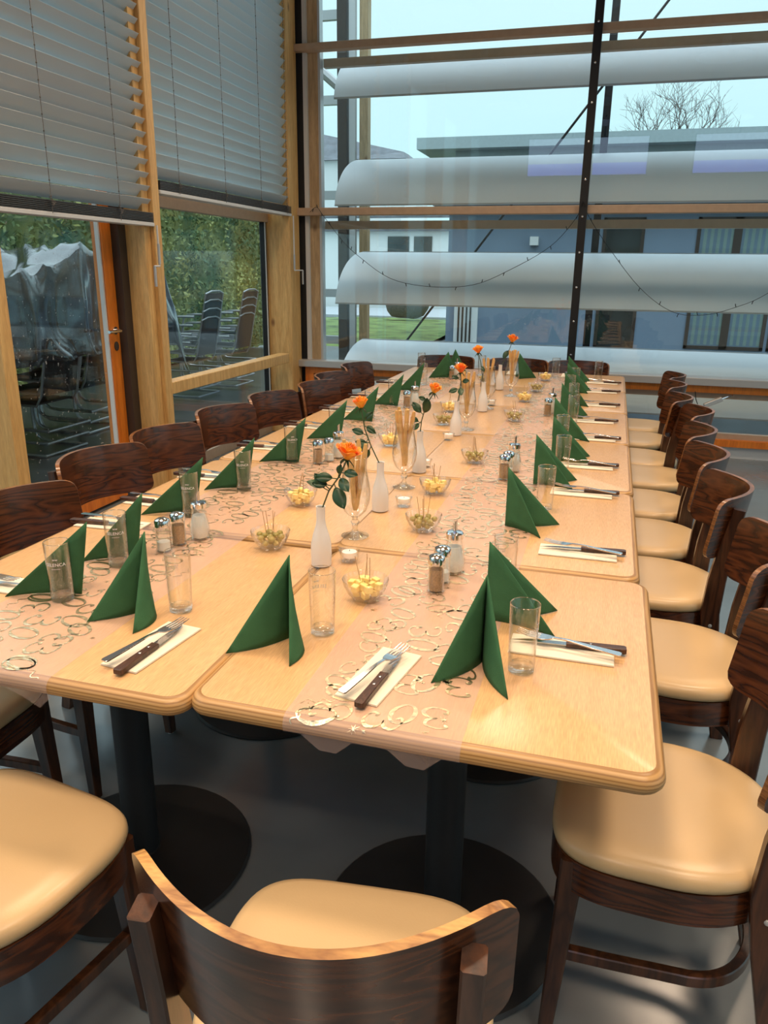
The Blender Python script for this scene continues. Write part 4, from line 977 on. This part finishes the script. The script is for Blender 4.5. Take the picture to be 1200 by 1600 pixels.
# --- shakers
def make_shaker(fill, fillm, name):
    r = empty(name); m = MB(); n = 32
    def flute(z, R_): return [((R_*(1+.025*math.cos(12*2*PI*j/n*1.0)))*math.cos(2*PI*j/n), R_*(1+.025*math.cos(12*2*PI*j/n))*math.sin(2*PI*j/n), z) for j in range(n)]
    m.rings([flute(.0005,.0175),flute(.003,.0185),flute(.008,.0170),flute(.045,.0162),flute(.058,.0158)], cap0=True, cap1=False); m.build('glass_body', M['glass2'], r)
    m = MB(); m.lathe([(.0145,.004),(.0145,fill)], 20); m.build('contents', fillm, r)
    m = MB(); m.lathe([(.0170,.055),(.0182,.056),(.0182,.066),(.0165,.070),(.010,.0735),(.002,.0745)], 28); m.build('metal_cap', M['chrome'], r); return r
def make_sugar():
    r = empty('sugar_dispenser')
    m = MB(); m.lathe([(.021,.0005),(.0215,.004),(.0250,.018),(.0245,.035),(.0195,.055),(.0172,.070),(.0172,.082)], 28, cap1=False); m.build('glass_body', M['glass2'], r)
    m = MB(); m.lathe([(.018,.004),(.0222,.018),(.0218,.034),(.0175,.053),(.0160,.060)], 24); m.build('contents', M['salt'], r)
    m = MB(); m.lathe([(.0178,.079),(.0192,.080),(.0192,.091),(.017,.094),(.006,.096)], 28); m.build('metal_cap', M['chrome'], r)
    m = MB(); n = 12; rg = []
    for z, s in ((.09,0),(.118,0)): rg.append([(.0048*math.cos(2*PI*j/n), .0048*math.sin(2*PI*j/n), z+(.004*math.cos(2*PI*j/n) if z > .1 else 0)) for j in range(n)])
    m.rings(rg); m.build('spout', M['steel'], r); return r
pep0 = make_shaker(.045, M['pepper'], 'pepper_shaker'); sal0 = make_shaker(.022, M['salt'], 'salt_shaker'); sug0 = make_sugar(); fpp, fss, fsu = [True], [True], [True]
SH = [('p',-.333,1.612,'front right group'),('s',-.332,1.672,'front right group'),('u',-.318,1.745,'front right group'),('s',-1.068,1.654,'front left group'),('p',-1.058,1.712,'front left group'),('u',-1.030,1.775,'front left group'),
      ('p',-.318,2.664,'second group on the right runner'),('s',-.312,2.725,'second group on the right runner'),('u',-.300,2.795,'second group on the right runner'),
      ('p',-1.026,2.672,'second group on the left runner'),('s',-1.000,2.725,'second group on the left runner'),('u',-.985,2.79,'second group on the left runner'),
      ('p',-.275,4.01,'far group on the right runner'),('u',-.262,4.09,'far group on the right runner'),('p',-1.02,4.00,'far group on the left runner'),('u',-1.0,4.09,'far group on the left runner'),('p',-1.02,5.22,'farthest group on the left'),('u',-1.0,5.30,'farthest group on the left')]
for t, x, y, nm in SH:
    if t == 'p': o = take(pep0, fpp); lb = 'fluted glass pepper shaker with chrome cap, '
    elif t == 's': o = take(sal0, fss); lb = 'fluted glass salt shaker with chrome cap, '
    else: o = take(sug0, fsu); lb = 'pear-shaped glass sugar dispenser with chrome spout, '
    o.location = (x, y, TZ+.0008); o.scale = (1.1,1.1,1.1) if t == 'u' else (1.12,1.12,1.23); tag(o, lb+nm, 'sugar dispenser' if t == 'u' else 'shaker', 'condiments, '+nm)
# --- tealights
def make_tealight():
    r = empty('tealight_holder')
    m = MB(); m.lathe([(.020,.0005),(.021,.003),(.024,.020),(.027,.030),(.0255,.030),(.022,.020),(.0195,.013),(.001,.012)], 28, cap1=False); m.build('glass_cup', M['glass'], r)
    m = MB(); m.lathe([(.0185,.0128),(.0187,.0265),(.016,.0268)], 24); m.build('candle', M['wax'], r)
    m = MB(); m.tube([(0,0,.026),(.001,0,.031)], .0007, 5); m.build('wick', M['rubber'], r); return r
tea0 = make_tealight()
for i, (x, y) in enumerate([(-.585,1.735),(-.575,2.24),(-.628,2.755),(-.640,3.26),(-.60,4.24)]):
    o = tea0 if i == 0 else copy_tree(tea0); o.location = (x, y, TZ); tag(o, 'white tealight in a small glass cup, %s one down the table middle' % vn[i], 'candle', 'tealights')

# ================================================================== FAIRY LIGHTS, ACTUATOR, MENU SCREENS, LAMPS
def garland(pts, label, nm):
    o = empty('fairy_lights', pts[0], 0, label, 'fairy lights'); P = []
    o_ = Vector(pts[0])
    V = [Vector(p)-o_ for p in pts]
    for i in range(len(V)-1):
        p0, p1, p2, p3 = V[max(i-1,0)], V[i], V[i+1], V[min(i+2,len(V)-1)]
        for k in range(5):
            t = k/5; P.append(.5*((2*p1)+(p2-p0)*t+(2*p0-5*p1+4*p2-p3)*t*t+(3*p1-p0-3*p2+p3)*t**3))
    P.append(V[-1]); m = MB(); m.tube(P, .0022, 5); m.build('wire', M['rubber'], o)
    for i in range(3, len(P)-1, 3):
        b = MB(); s = -1 if (i//3) % 3 else 1; b.tube([P[i], P[i]+Vector((.006*s,-.002,-.014*(1 if i % 2 else -1))), P[i]+Vector((.008*s,-.002,-.026*(1 if i % 2 else -1)))], .0034, 6); b.build('bulb', M['rubber'], o)
garland([(-2.628,6.73,1.93),(-2.56,6.72,1.97),(-2.50,6.725,1.90),(-2.34,6.76,1.70),(-2.19,6.76,1.571),(-1.896,6.76,1.387),(-1.539,6.76,1.324),(-1.161,6.76,1.346),(-.843,6.76,1.479),(-.542,6.76,1.657),(-.36,6.72,1.86),(-.31,6.68,1.98)], 'dark fairy light string sagging across the left pane of the far window', 0)
garland([(-.30,6.67,1.98),(-.255,6.72,1.88),(-.088,6.76,1.658),(.191,6.76,1.343),(.455,6.76,1.165),(.697,6.76,1.146),(.924,6.76,1.211),(1.138,6.76,1.321),(1.5,6.76,1.62),(1.8,6.74,1.93)], 'dark fairy light string sagging across the right pane of the far window', 1)
r = empty('window_actuator', (.83,6.66,.47), 0, 'small grey window opener with wire on the lower far window frame', 'window opener')
m = MB(); m.sweep_rect([(-.05,.0,-.03),(.075,.02,.03)], .018, .018); m.build('housing', M['alu'], r)
m = MB(); m.tube([(-.05,0,-.03),(-.09,0,-.045),(-.12,0,.02),(-.13,.02,.08)], .004, 6); m.build('wire', M['rubber'], r)
m = MB(); m.tube([(.075,.02,.03),(.16,.09,.055)], .006, 6); m.build('push_rod', M['chrome'], r)
# menu screens on the wall behind the camera (their reflections show in the far glass)
def scr():
    m_, n, out = mat('menu_screen'); em = n.nodes.new('ShaderNodeEmission'); n.links.new(em.outputs[0], out.inputs[0]); t = n.nodes.new('ShaderNodeTexCoord'); s_ = n.nodes.new('ShaderNodeSeparateXYZ'); n.links.new(t.outputs['Generated'], s_.inputs[0])
    r = n.nodes.new('ShaderNodeValToRGB'); r.color_ramp.interpolation = 'CONSTANT'; r.color_ramp.elements[0].color = (.16,.20,1,1); r.color_ramp.elements[0].position = 0; r.color_ramp.elements[1].position = .32; r.color_ramp.elements[1].color = (.42,.55,.75,1)
    n.links.new(s_.outputs['Z'], r.inputs[0]); n.links.new(r.outputs[0], em.inputs[0]); em.inputs[1].default_value = 2.6; return m_
M['screen'] = scr()
for i, (x0, x1) in enumerate(((-1.78,.33),(1.12,3.1))):
    r = empty('menu_screen', ((x0+x1)/2,-2.05,3.16), 0, 'lit blue menu screen hanging behind the viewpoint, %s of two, mirrored in the far window' % ('left' if i == 0 else 'right'), 'screen')
    h_ = (x1-x0)/2; m = MB(); m.box(-h_-.02,h_+.02,-.06,0,-.02,.64); m.box(-.3,-.27,-.05,-.02,.64,CZ-3.16); m.box(.27,.3,-.05,-.02,.64,CZ-3.16); m.build('casing', M['black_steel'], r, False)
    m = MB(); m.box(-h_,h_,0,.004,0,.62); m.build('display', M['screen'], r, False)
lm = empty('ceiling_lamp'); m = MB(); m.lathe([(.05,CZ-LAMP_Z),(.05,.09),(.20,.05),(.335,0),(.325,0),(.28,.045),(.03,.07)], 32, cap0=True, cap1=True); m.build('shade', M['white_alu'], lm)
for i, (x, y) in enumerate(LAMPS):
    o = lm if i == 0 else copy_tree(lm); o.location = (x, y, LAMP_Z); tag(o, 'round white ceiling lamp above the dining room', 'lamp', 'ceiling lamps')
